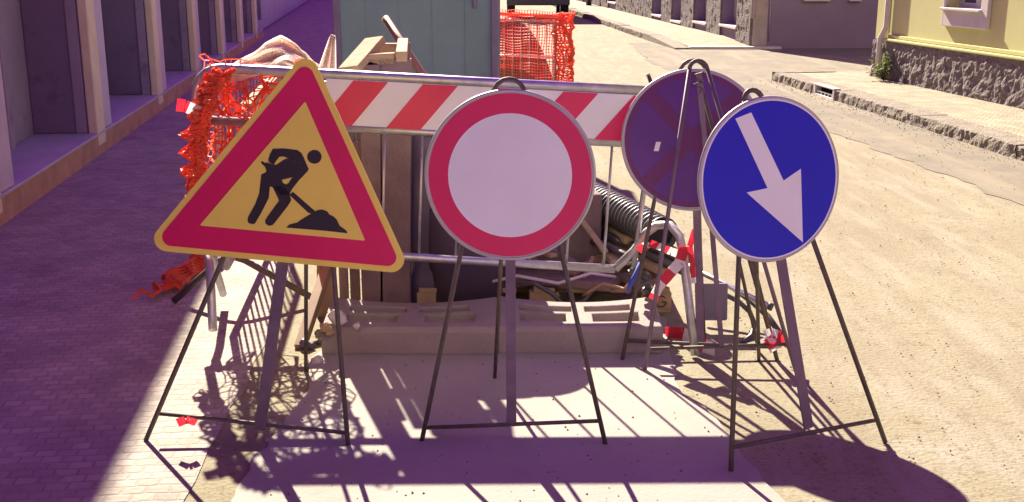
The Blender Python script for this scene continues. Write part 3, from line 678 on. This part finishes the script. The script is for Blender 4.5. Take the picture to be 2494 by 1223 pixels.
def disc(mb, c, d, u, n, r0, r1, q0, q1, N=96):
    """ring (or disc when r0 = 0) from depth q0 to q1 along n"""
    def pt(r, k, q): a = 2 * math.pi * k / N; return c + (d * math.cos(a) + u * math.sin(a)) * r + n * q
    bm = mb.bm
    of = [bm.verts.new(pt(r1, k, q1)) for k in range(N)]; ob = [bm.verts.new(pt(r1, k, q0)) for k in range(N)]
    if r0 > 0:
        jf = [bm.verts.new(pt(r0, k, q1)) for k in range(N)]; jb = [bm.verts.new(pt(r0, k, q0)) for k in range(N)]
    for k in range(N):
        j = (k + 1) % N; bm.faces.new((ob[k], ob[j], of[j], of[k]))
        if r0 > 0:
            bm.faces.new((of[k], of[j], jf[j], jf[k])); bm.faces.new((jf[k], jf[j], jb[j], jb[k])); bm.faces.new((jb[k], jb[j], ob[j], ob[k]))
    if r0 == 0: bm.faces.new(of); bm.faces.new(ob[::-1])
    return mb
def rim(mb, c, d, u, n, r, N=96):
    pts = [c + (d * math.cos(2 * math.pi * k / N) + u * math.sin(2 * math.pi * k / N)) * r - n * .004 for k in range(N)]
    mb.tube(pts, .0065, 8, closed=True); return mb

# white disc, red ring
L, Rr = G(1027, 1078), G(1475, 1086); d, u, n = frame_from_feet(L, Rr, R(6)); o = (L + Rr) / 2
ws = empty('round_sign', o, 'round white road sign with plain red ring on a rod stand', 'road sign', 'road signs on stands')
c = hit(1242, 428, o, n); RW = .5 * (hit(1242, 221, o, n) - hit(1242, 637, o, n)).length
m_ = MB(); disc(m_, c, d, u, n, 0, RW - .004, -.012, 0); rim(m_, c, d, u, n, RW - .005); pl = m_.build('plate', M['sign_grey'], ws)
m_ = MB(); disc(m_, c, d, u, n, 0, RW * .725, .0005, .0022); m_.build('white_face', M['sign_white'], pl)
m_ = MB(); disc(m_, c, d, u, n, RW * .725, RW * .955, .0005, .0020); m_.build('red_ring', M['sign_red'], pl)
stand(ws, n, L, Rr, (1240, 196), o, .052, (1246, 1030), [(1036, 1042), (1463, 1025)], [G(1205, 925)])

# triangular works sign
L, Rr = G(355, 1076), G(848, 1088); d, u, n = frame_from_feet(L, Rr, R(6)); o = (L + Rr) / 2
ts = empty('triangular_sign', o, 'yellow and red triangular roadworks sign with black digging figure', 'road sign', 'road signs on stands')
def rounded(corners, rads, seg=8):
    out = []; m = len(corners)
    for i, c_ in enumerate(corners):
        a, b = corners[i - 1], corners[(i + 1) % m]; da = (a - c_).normalized(); db = (b - c_).normalized()
        half = da.angle(db) / 2; t = rads / math.tan(half); ctr = c_ + (da + db).normalized() * (rads / math.sin(half))
        p0 = c_ + da * t - ctr; p1 = c_ + db * t - ctr; ang = p0.angle(p1); ax = p0.cross(p1).normalized()
        for k in range(seg + 1):
            v_ = p0.copy(); v_.rotate(Matrix.Rotation(ang * k / seg, 3, ax)); out.append(ctr + v_)
    return out
def tri(pxs): return [hit(x, y, o, n) for x, y in pxs]
outer = tri([(751, 116), (345, 607), (1002, 668)]); yel = outer
cen = sum(outer, V()) / 3
def inset(cs, dist):
    out = []; m = len(cs)
    for i, c_ in enumerate(cs):
        da = (cs[i - 1] - c_).normalized(); db = (cs[(i + 1) % m] - c_).normalized(); h = da.angle(db) / 2
        out.append(c_ + (da + db).normalized() * (dist / math.sin(h)))
    return out
m_ = MB(); m_.prism([p - n * .012 for p in rounded(outer, .042)], n, .012); pl = m_.build('plate', M['sign_yellow'], ts)
m_ = MB(); m_.prism([p + n * .0005 for p in rounded(inset(outer, .020), .030)], n, .0015); m_.build('red_border', M['sign_red'], pl)
inn = tri([(744, 247), (487, 549), (890, 586)])
m_ = MB(); m_.prism([p + n * .0022 for p in rounded(inn, .003, 3)], n, .0012); m_.build('yellow_face', M['sign_yellow'], pl)
Z = lambda x, y: hit(560 + x * .2208, 330 + y * .2208, o, n) + n * .0036
def fig(mb, pts): mb.prism([Z(*p) for p in pts], n, .0010)
m_ = MB()
fig(m_, [(478, 145), (600, 142), (745, 160), (790, 190), (822, 250), (790, 300), (720, 290), (640, 250), (600, 232), (550, 235), (510, 285), (490, 325), (440, 300), (425, 270), (445, 205)])
fig(m_, [(820, 250), (845, 310), (872, 370), (862, 392), (760, 500), (690, 460), (575, 490), (590, 520), (560, 600), (445, 560), (420, 600), (350, 600), (335, 560), (350, 430), (400, 405), (410, 365), (420, 300), (490, 325), (520, 320), (600, 265), (640, 252), (720, 292), (790, 302)])
fig(m_, [(690, 462), (760, 500), (690, 590), (655, 655), (560, 650), (500, 600), (560, 560), (590, 522), (622, 540), (650, 525)])
fig(m_, [(425, 285), (418, 300), (385, 300), (365, 283), (347, 286), (350, 305), (370, 325), (392, 345), (400, 375), (425, 380)])
fig(m_, [(335, 560), (445, 560), (432, 690), (345, 860), (280, 970), (250, 978), (205, 962), (198, 930), (205, 895), (280, 760), (325, 640)])
fig(m_, [(470, 560), (600, 560), (660, 640), (680, 715), (640, 780), (500, 960), (470, 990), (430, 995), (395, 970), (392, 935), (420, 890), (545, 718), (510, 640)])
fig(m_, [(655, 650), (700, 622), (945, 835), (905, 862), (865, 850)])
fig(m_, [(625, 1015), (660, 980), (750, 958), (770, 940), (850, 890), (920, 848), (970, 822), (1020, 815), (1075, 835), (1100, 870), (1150, 895), (1180, 925), (1215, 995), (1285, 1045), (1300, 1078), (1200, 1066), (1000, 1045)])
fig(m_, [(935 + 80 * math.cos(2 * math.pi * k / 28), 235 + 76 * math.sin(2 * math.pi * k / 28)) for k in range(28)])
m_.build('digging_figure', M['sign_black'], pl)
stand(ts, n, L, Rr, (752, 190), o, .04, (634, 1045), [(385, 1007), (842, 1054)], [G(745, 905)], bw=.040)

# blue disc with white arrow
L, Rr = G(1780, 1152), G(2156, 1080); d, u, n = frame_from_feet(L, Rr, R(7)); o = (L + Rr) / 2
bs = empty('round_sign', o, 'round blue road sign with white arrow pointing down to the right', 'road sign', 'road signs on stands')
c = hit(1877, 438, o, n); RB = .5 * (hit(1868, 237, o, n) - hit(1886, 639, o, n)).length
m_ = MB(); disc(m_, c, d, u, n, 0, RB - .004, -.012, 0); rim(m_, c, d, u, n, RB - .005); pl = m_.build('plate', M['sign_grey'], bs)
m_ = MB(); disc(m_, c, d, u, n, RB * .945, RB * .965, .0004, .0018); m_.build('white_edge', M['sign_white'], pl)
m_ = MB(); disc(m_, c, d, u, n, 0, RB * .945, .0005, .0022); m_.build('blue_face', M['sign_blue'], pl)
AR = [(1790, 289), (1828, 274), (1907, 440), (1949, 411), (1954, 590), (1817, 469), (1868, 458)]
m_ = MB(); m_.prism([hit(x, y, o, n) + n * .0024 for x, y in AR], n, .0012); m_.build('white_arrow', M['sign_white'], pl)
stand(bs, n, L, Rr, (1832, 222), o, .034, (1967, 1042), [(1781, 1090), (2140, 1022)], [G(1848, 880)], bw=.036)

# faded no-stopping disc behind, purple of the shade painted into its colours
L, Rr = G(1515, 880), G(1893, 880); d, u, n = frame_from_feet(L, Rr, R(9.5)); o = (L + Rr) / 2
c_ang = R(-9); d2 = d.copy(); d2.rotate(Matrix.Rotation(c_ang, 3, 'Z'))
ns = empty('round_sign', o, 'faded blue round sign painted shade purple with dull red ring and cross behind', 'road sign', 'road signs on stands')
pn_ = n.copy(); pn_.rotate(Matrix.Rotation(c_ang, 3, 'Z')); pu = u.copy(); pu.rotate(Matrix.Rotation(c_ang, 3, 'Z'))
cp = hit(1686, 341, o, n); RP = .5 * (hit(1680, 168, o, n) - hit(1680, 514, o, n)).length
m_ = MB(); disc(m_, cp, d2, pu, pn_, 0, RP - .004, -.012, 0); rim(m_, cp, d2, pu, pn_, RP - .005); pl = m_.build('plate', M['sign_grey'], ns)
m_ = MB(); disc(m_, cp, d2, pu, pn_, 0, RP * .88, .0005, .0022); m_.build('blue_face', M['sign_shaded_blue'], pl)
m_ = MB(); disc(m_, cp, d2, pu, pn_, RP * .88, RP * .955, .0005, .0020); m_.build('red_ring', M['sign_faded_shaded_red'], pl)
m_ = MB()
for sg in (1, -1):
    a = (d2 + pu * sg).normalized(); b = a.cross(pn_).normalized(); wd = .030
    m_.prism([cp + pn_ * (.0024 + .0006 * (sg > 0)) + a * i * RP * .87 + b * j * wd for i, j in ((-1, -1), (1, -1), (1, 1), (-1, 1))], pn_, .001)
m_.build('red_cross', M['sign_faded_shaded_red'], pl)
st = hit(1601, 357, cp, pn_); m_ = MB(); m_.prism([st + pn_ * .003 + d2 * i * .010 + pu * j * .019 + d2 * j * .004 for i, j in ((-1, -1), (1, -1), (1, 1), (-1, 1))], pn_, .0008); m_.build('sticker', M['sign_white'], pl)
stand(ns, n, L, Rr, (1688, 150), o + n * -.02, .055, (1705, 832), [(1528, 830), (1885, 846)], [G(1716, 850)], bw=.034)

# bare stand in front of it
L, Rr = G(1570, 906), G(1938, 906); d, u, n = frame_from_feet(L, Rr, R(4)); o = (L + Rr) / 2
es = empty('sign_stand', o, 'bare rod sign stand without a sign in front of the purple disc', 'sign stand')
stand(es, n, L, Rr, (1700, 150), o, .035, (1757, 842), [(1584, 850), (1925, 838)], [G(1848, 858), G(1892, 880)], bw=.020, rm=M['bar'])
m_ = MB(); m_.tube([hit(1700, 175, o, n) + V((.02 * math.cos(t / 9 * 6.28), .02 * math.sin(t / 9 * 6.28) - .01, -.004 * t)) for t in range(14)] + [hit(1712, 215, o, n), hit(1688, 250, o, n)], .003, 6)
m_.build('wire_tie', M['rod'], es)

# ------------------------------------------------------------------ plastic base blocks under the barrier
def block(name, x0, x1, yf, dep, H, label, flip):
    o_ = V(((x0 + x1) / 2, yf + dep / 2, .01)); Lx = x1 - x0; t = bmesh.new(); NX, NY = 24, 10
    bmesh.ops.create_grid(t, x_segments=NX, y_segments=NY, size=.5)
    for v in t.verts: v.co = V((v.co.x * Lx, v.co.y * dep, H))
    def inp(f, a, b, c_, e): x = f.calc_center_median(); uu = x.x / Lx + .5; vv = x.y / dep + .5; return a < uu < b and c_ < vv < e
    pk_ = [(.12, .42, .18, .46), (.58, .86, .18, .46), (.14, .44, .56, .80), (.56, .84, .56, .80)]
    fs = [f for f in t.faces if any(inp(f, *q_) for q_ in pk_)]
    r = bmesh.ops.extrude_face_region(t, geom=fs); 
    for g in r['geom']:
        if isinstance(g, bmesh.types.BMVert): g.co.z -= .035
    bmesh.ops.delete(t, geom=fs, context='FACES')
    be = [e for e in t.edges if e.is_boundary and all(abs(v.co.z - H) < 1e-4 for v in e.verts)]
    r = bmesh.ops.extrude_edge_only(t, edges=be); vs1 = [g for g in r['geom'] if isinstance(g, bmesh.types.BMVert)]
    for v in vs1: v.co.z = H - .022; v.co.x *= 1.012; v.co.y += .010 * (1 if v.co.y > 0 else -1)
    be = [e for e in t.edges if e.is_boundary]; r = bmesh.ops.extrude_edge_only(t, edges=be)
    for g in r['geom']:
        if isinstance(g, bmesh.types.BMVert): g.co.z = 0
    for v in t.verts:                      # saddle shaped top with raised ends, as moulded
        uu = abs(v.co.x / Lx) * 2
        if v.co.z > .02: v.co.z += .045 * (v.co.y / dep + .5) * (.35 + .65 * uu ** 2)
    b = MB(); b.add(t, Matrix.Translation(o_)); ob = b.build(name, M['block']); modifier(ob, 'BEVEL', width=.006, segments=2, limit_method='ANGLE')
    return tag(ob, label, 'base block', 'plastic base blocks under the barrier')
q0, q1, q2 = D(786, 800, 4.46).x, D(1212, 800, 4.46).x, D(1612, 800, 4.46).x
block('base_block', q0, q1 - .008, 4.44, .30, .115, 'grey brown moulded base block under the barrier left half', 0)
block('base_block', q1 + .008, q2, 4.45, .30, .115, 'grey brown moulded base block under the barrier right half', 1)

# ------------------------------------------------------------------ works clutter behind the barrier
# pallet with burnt stamp
px0, px1, py0, py1 = -.45, .755, 5.02, 5.82
pa = empty('pallet', ((px0 + px1) / 2, 5.4, 0), 'wooden pallet with burnt stamp on its corner block behind the base blocks', 'pallet')
for y in (py0 + .06, (py0 + py1) / 2, py1 - .06):
    m_ = MB()
    for x in (px0 + .07, (px0 + px1) / 2, px1 - .07): m_.box((x, y, .062), .14, .11, .08, bev=.003)
    m_.box(((px0 + px1) / 2, y, .011), px1 - px0, .10, .02, bev=.002); m_.build('runner', M['timber'], pa)
m_ = MB()
for k in range(7): m_.box((px0 + .06 + k * (px1 - px0 - .12) / 6, (py0 + py1) / 2, .1135), .10, py1 - py0, .021, bev=.002)
m_.build('deck_boards', M['timber'], pa)
def letter(mb, segs, org, sz, th=.004):
    for a, b in segs: mb.bar(org + V((a[0] * sz, 0, a[1] * sz)), org + V((b[0] * sz, 0, b[1] * sz)), .009, th, side=None)
m_ = MB(); oo = V((px1 - .135, py0 + .002, .032))
letter(m_, [((0, 1), (.8, 1)), ((.4, 1), (.4, 0))], oo, .055)
gseg = [(.8 * math.cos(t) * .55 + .55, .5 + .5 * math.sin(t)) for t in [R(40 + 280 * k / 12) for k in range(13)]]
letter(m_, [(gseg[k], gseg[k + 1]) for k in range(12)] + [(gseg[-1], (1.0, .45)), ((1.0, .45), (.6, .45))], oo + V((.055, 0, 0)), .055)
m_.build('stamp', M['ink'], pa)
# planks stacked across the pallet
for i, (a, b, wd, th, m) in enumerate([
        (D(1640, 660, 4.95), D(1330, 520, 6.0), .14, .03, 'timber'), (D(1590, 690, 4.96), D(1280, 560, 6.0), .16, .04, 'old_timber'),
        (D(1520, 640, 5.05), D(1420, 515, 6.1), .13, .03, 'timber'), (D(1545, 585, 5.2), D(1400, 490, 6.3), .10, .035, 'timber'), (D(1500, 690, 4.98), D(1120, 655, 5.3), .16, .04, 'old_timber')]):
    m_ = MB(); m_.bar(a, b, wd, th, bev=.003)
    tag(m_.build('plank', M[m]), ['sunlit pale plank topmost beside the black pipes', 'grey plank lying along the stack edge above the pallet', 'short pale plank in the stack just right of the white sign', 'narrow pale batten lying right under the corrugated pipe', 'dark plank lying level across the pallet front'][i], 'plank', 'planks stacked on the pallet')
tmb = MB(); tmb.box((.12, 5.5, .32), .58, .42, .38, Matrix.Rotation(.2, 3, 'Z'), .01); tag(tmb.build('timber_bundle', M['old_timber']), 'low dark bundle of timber on the pallet under the planks', 'timber')
# corrugated pipe
A_, B_ = D(1612, 572, 5.0), D(1240, 402, 6.9)
L_ = (B_ - A_).length; t_ = (B_ - A_).normalized(); N_ = int(L_ / .009)
cp_ = empty('corrugated_pipe', A_, 'thick black corrugated pipe lying over the plank stack', 'pipe')
m_ = MB(); m_.tube([A_ + t_ * L_ * i / N_ + V((0, 0, .03 * math.sin(i / N_ * 3.1))) for i in range(N_ + 1)], [.080 + .006 * (1 if i % 4 < 2 else -1) for i in range(N_ + 1)], 20, cap=False)
o_ = m_.build('pipe_wall', M['black_plastic'], cp_)
m_ = MB(); m_.tube([A_ + t_ * .04, A_ + t_ * .05], .072, 16); m_.build('pipe_bore', M['tyre'], cp_)
for i, (a, b, r) in enumerate([(D(1668, 632, 4.86), D(1480, 540, 5.6), .030), (D(1672, 662, 4.84), D(1440, 560, 5.5), .024), (D(1560, 640, 4.9), D(1430, 585, 5.4), .016)]):
    m_ = MB(); m_.tube([a, a.lerp(b, .5) + V((0, 0, .012)), b], r, 12)
    tag(m_.build('cable_duct', M['black_plastic']), ['thick smooth black duct wrapped with red and white tape', 'thinner black duct just below the taped one', 'thin black duct at the bottom of the plank stack'][i], 'pipe', 'black ducts on the stack')
# steel tube and hoses running out to the right
m_ = MB(); e1 = D(1876, 746, 4.72); m_.tube([D(1660, 640, 5.1), D(1760, 690, 4.95), e1], .013, 8); tb = m_.build('steel_tube', M['galv']); tag(tb, 'grey steel tube with black end sticking out to the right', 'tube')
m_ = MB(); m_.tube([e1 - V((.012, 0, -.004)), e1 + V((.010, -.006, -.004))], .018, 12); m_.build('end_cap', M['black_plastic'], tb)
m_ = MB(); m_.tube([D(1690, 680, 4.9), D(1760, 715, 4.85), D(1800, 735, 4.82), D(1826, 760, 4.78), D(1838, 790, 4.72), D(1830, 818, 4.66), D(1808, 836, 4.6)], .012, 8); tag(m_.build('hose', M['black_plastic']), 'black hose curling down to the ground behind the sign stands', 'hose', 'hoses by the stands')
m_ = MB(); m_.tube([D(1780, 700, 4.95), D(1830, 735, 4.85), D(1870, 770, 4.75), D(1904, 818, 4.62)], [.010, .012, .014, .013], 8); tag(m_.build('hose', M['black_plastic']), 'black hose ending highest and furthest right by the bare stand leg', 'hose', 'hoses by the stands')
m_ = MB(); m_.tube([D(1740, 872, 4.40), D(1790, 862, 4.4), D(1820, 840, 4.45)], .010, 8)
m_.bm.free()
m_ = MB(); m_.box(D(1738, 735, 4.78), .125, .02, .17, Matrix.Rotation(-.15, 3, 'X'), .008); bo = m_.build('grey_board', M['sacking']); tag(bo, 'small grey board standing between the two sign stand posts', 'board')
m_ = MB(); m_.tube([D(1560, 640, 4.62), D(1550, 670, 4.6), D(1536, 690, 4.6), D(1528, 715, 4.6)], [.010, .014, .012, .005], 8)
tag(m_.build('blue_rag', mat('blue_cloth', (.07, .10, .5), .8)), 'small blue rag hanging over the plank ends', 'rag')
# crumpled plastic scraps on the stack
m_ = MB(); rs = random.Random(3)
for k in range(5):
    cc = D(1545 + 9 * k, 655 + 13 * k - 20 * (k % 2), 4.75)
    def blob(u, v, cc=cc): a, b = u * 6.28, v * 3.1; q_ = V((math.cos(a) * math.sin(b), math.sin(a) * math.sin(b), math.cos(b))) * .025; return cc + q_ * (1 + .9 * noise.noise(q_ * 60 + cc * 9))
    m_.grid(blob, 10, 7, smooth=False)
tag(m_.build('crumpled_plastic', M['black_plastic']), 'crumpled dark plastic sheeting caught beside the barrier leg', 'plastic')
for i, pts_ in enumerate((
        [D(1240, 700, 4.98), D(1300, 690, 4.92), D(1345, 715, 4.9), D(1375, 745, 4.9), D(1420, 735, 4.92), D(1450, 700, 4.98)],
        [D(1180, 690, 5.0), D(1260, 672, 4.95), D(1360, 690, 4.94), D(1440, 665, 4.98), D(1500, 675, 5.0)],
        [D(1420, 720, 4.95), D(1470, 690, 4.92), D(1520, 705, 4.88), D(1545, 680, 4.86)])):
    m_ = MB(); q_ = []
    for k in range(len(pts_) - 1):
        for j in range(4): q_.append(pts_[k].lerp(pts_[k + 1], j / 4))
    m_.tube(q_ + [pts_[-1]], [.011, .008, .009][i], 6)
    tag(m_.build('cable', M[['black_plastic', 'left_strip', 'handle'][i]]), ['black cable drooping in a loop over the pallet front', 'pale grey cable lying across the dark timber', 'brown cable end by the blue rag'][i], 'cable')
rk = random.Random(21)
for k in range(9):
    x_ = rk.uniform(1270, 1500); y_ = rk.uniform(560, 690); Y_ = rk.uniform(5.0, 5.25); a_ = D(x_, y_, Y_); b_ = a_ + V((rk.uniform(-.35, .2), rk.uniform(.1, .5), rk.uniform(-.03, .10)))
    m_ = MB(); m_.bar(a_, b_, rk.uniform(.02, .05), rk.uniform(.012, .03), bev=.002)
    tag(m_.build('batten', M[rk.choice(['timber', 'old_timber', 'handle'])]), 'loose splintered batten among the scrap wood behind the barrier', 'batten', 'loose battens behind the barrier')
# dark drum behind the white sign
m_ = MB(); dc = V((-.20, 5.16, 0)); m_.tube([dc + V((0, 0, .002)), dc + V((0, 0, .2)), dc + V((0, 0, .21)), dc + V((0, 0, .50)), dc + V((0, 0, .51)), dc + V((0, 0, .735)), dc + V((0, 0, .76))], [.21, .21, .22, .22, .21, .21, .218], 32)
tag(m_.build('drum', M['drum']), 'dark drum standing in shade behind the round white sign', 'drum')

# timber trestle of upright posts
TY = 4.98
tr = empty('timber_trestle', (-.62, TY, 0), 'tall rough timber frame of upright posts and boards behind the striped barrier', 'trestle')
def up(xt, xb, Y, ztop, wd, th, m='old_timber', zb=.0):
    pt = D(xt, 150, Y); pb = D(xb, 600, Y); m_ = MB(); m_.bar((pb.x, Y, zb), (pt.x, Y, ztop), wd, th, side=(1, 0, 0), bev=.004); return m_.build('post', M[m], tr)
zt_ = D(930, 142, TY).z
up(905, 905, TY, zt_, .10, .06); up(946, 940, TY, zt_ + .005, .07, .06); up(982, 975, TY, zt_, .075, .06); up(794, 788, TY, 1.10, .085, .05, 'handle')
up(930, 925, TY + .4, zt_ - .02, .09, .05); up(985, 978, TY + .42, zt_ + .04, .06, .05)
for i, (xa, xb, zt2) in enumerate(((822, 846, 1.0), (848, 874, 1.06), (877, 905, 1.10), (907, 934, 1.115), (937, 962, 1.10), (965, 1000, 1.11))):
    a_ = D(xa, 600, TY + .06).x; b_ = D(xb, 600, TY + .06).x
    m_ = MB(); m_.box(((a_ + b_) / 2, TY + .06 + .01 * (i % 2), zt2 / 2 + .02), b_ - a_ - .004, .024, zt2 - .04, bev=.003); m_.build('board', M['old_timber'], tr)
m_ = MB(); m_.bar((D(780, 600, TY).x, TY + .034, .78), (D(1000, 600, TY).x, TY + .034, .80), .07, .022, side=(0, 0, 1), bev=.003); m_.build('ledger', M['old_timber'], tr)
m_ = MB(); m_.bar(D(886, 146, TY), D(962, 142, TY), .06, .05, bev=.004); m_.build('cross_piece', M['timber'], tr)
m_ = MB(); m_.bar(D(920, 117, TY + .4), D(985, 117, TY + .4), .05, .045, bev=.004); m_.build('cross_piece', M['timber'], tr)
m_ = MB(); m_.bar(D(978, 138, TY - .05), D(982, 104, TY + .45), .05, .045, bev=.004); m_.build('cross_piece', M['timber'], tr)
m_ = MB(); m_.bar(D(915, 98, TY + .15), D(850, 172, TY - .1), .10, .035, side=(1, 0, .3), bev=.003); m_.build('brace_board', M['timber'], tr)
m_ = MB(); a, b = D(938, 44, 5.75), D(1100, 290, 5.35); m_.tube([a, a.lerp(b, .35), b, b + (b - a) * .9], [.020, .021, .022, .022], 12)
tag(m_.build('tool_handle', M['handle']), 'round brown wooden tool handle leaning up behind the barrier', 'tool')
m_ = MB(); m_.bar(D(800, 640, 5.0), G(730, 850), .045, .045, bev=.004); tag(m_.build('timber_post', M['handle']), 'brown square timber leaning beside the triangular sign stand', 'timber')
m_ = MB(); m_.tube([D(1014, 390, 5.2), D(1075, 385, 5.75)], [.024, .024], 10); tag(m_.build('pipe_end', M['timber']), 'short pale pole end catching sun left of the round white sign', 'pole')
def tarp(u, v):
    a = u * 6.2832; e = .55; cx, sy_ = math.cos(a), math.sin(a)
    x = math.copysign(abs(cx) ** e, cx); y = math.copysign(abs(sy_) ** e, sy_)
    r = min(1, v * 2.2) ; z = .86 if v < .4545 else .86 * (1 - (v - .4545) / .5455)
    q = V((-.37 + x * .15 * r, 5.25 + y * .2 * r, z)); return q + V((noise.noise(q * 7) * .04, noise.noise(q * 6) * .05, noise.noise(q * 5) * .04 * (z > .05)))
m_ = MB(); m_.grid(tarp, 40, 22); tag(m_.build('tarpaulin', M['drum']), 'dark tarpaulin covered heap between timber trestle and drum', 'tarpaulin')
# pale bar and timber lying inside the net
m_ = MB(); m_.bar(D(598, 262, 4.95), D(672, 190, 5.5), .05, .035, bev=.004); tag(m_.build('plank', M['timber']), 'weathered pale batten showing through the net left of the triangular sign', 'plank')
# rubble at the left end of the blocks
for i, (px, py, r, m) in enumerate([(822, 772, .034, 'trim'), (794, 798, .022, 'timber'), (780, 814, .02, 'kerbstone'), (802, 808, .016, 'timber'), (868, 795, .013, 'trim'), (779, 838, .015, 'kerbstone'), (772, 886, .022, 'trim'), (748, 850, .03, 'drum')]):
    cc = D(px, py, 4.42) if py < 830 else G(px, py) + V((0, 0, r * .5))
    m_ = MB(); t = bmesh.new(); bmesh.ops.create_icosphere(t, subdivisions=2, radius=r)
    for v in t.verts: v.co *= 1 + .5 * noise.noise(v.co * (1.1 / r) + V((i * 3, 0, 0))); v.co.x *= 1.2
    m_.add(t, Matrix.Translation(cc)); tag(m_.build('stone', M[m]), 'loose broken stone at the left end of the base blocks', 'stone', 'broken stones by the base blocks')
# scattered grit on the road: uncountable
m_ = MB(); rg = random.Random(12)
for k in range(3200):
    Y = 3.0 + 13 * rg.random() ** 1.6; X = rg.uniform(-.85, kerbx(Y) - .05)
    if rg.random() < .3: X = kerbx(Y) - abs(rg.gauss(0, .12)) - .02
    s_ = rg.uniform(.002, .0055) * (1 + Y * .06); a = rg.uniform(0, 3); t = [V((math.cos(a + q_ * 2.09) * s_, math.sin(a + q_ * 2.09) * s_, 0)) for q_ in range(3)]; c_ = V((X, Y, .008)); tp = c_ + V((rg.uniform(-.3, .3) * s_, rg.uniform(-.3, .3) * s_, s_ * rg.uniform(.6, 1.2)))
    vb = [m_.bm.verts.new(c_ + q_) for q_ in t]; vt = m_.bm.verts.new(tp)
    for q_ in range(3): m_.bm.faces.new((vb[q_], vb[(q_ + 1) % 3], vt))
tag(m_.build('gravel', M['grit']), 'scattered grit and small stones over the dusty road', 'gravel', kind='stuff')

hb_ = empty('fill_house', (2, -15, 0), 'unseen house added behind the viewer to bounce sunlight onto the signs', 'building')  # added out of view as frontal fill for the sign faces
m_ = MB(); m_.box((1, -19, 4.5), 34, 8, 9); m_.build('wall', M['brown_wall'], hb_)
m_ = MB(); m_.box((1, -19, 9.2), 35, 9, .38, bev=.05); m_.build('roof', M['roof'], hb_)
for k in range(8):
    for z in (2.0, 5.6):
        m_ = MB(); m_.box((-13 + k * 4, -14.98, z), 1.1, .05, 1.8, bev=.01); wi = m_.build('window', M['trim'], hb_)
        m_ = MB(); m_.box((-13 + k * 4, -14.945, z), .9, .02, 1.6); m_.build('pane', M['glass'], wi)

# a street front closing the far end, behind the works
fe = empty('end_building', (-9, 75, 0), 'far pale house front closing the end of the street', 'building')
m_ = MB(); m_.box((-12, 80, 3.5), 40, 8, 7); m_.build('wall', M['violet_wall'], fe)
m_ = MB(); m_.box((-12, 80, 7.2), 41, 9, .38, bev=.05); m_.build('roof', M['roof'], fe)
for k in range(9):
    m_ = MB(); m_.box((-28 + k * 4, 75.97, 3.4), 1.1, .05, 1.7, bev=.01); wi = m_.build('window', M['trim'], fe)
    m_ = MB(); m_.box((-28 + k * 4, 75.94, 3.4), .9, .02, 1.5); m_.build('pane', M['glass'], wi)
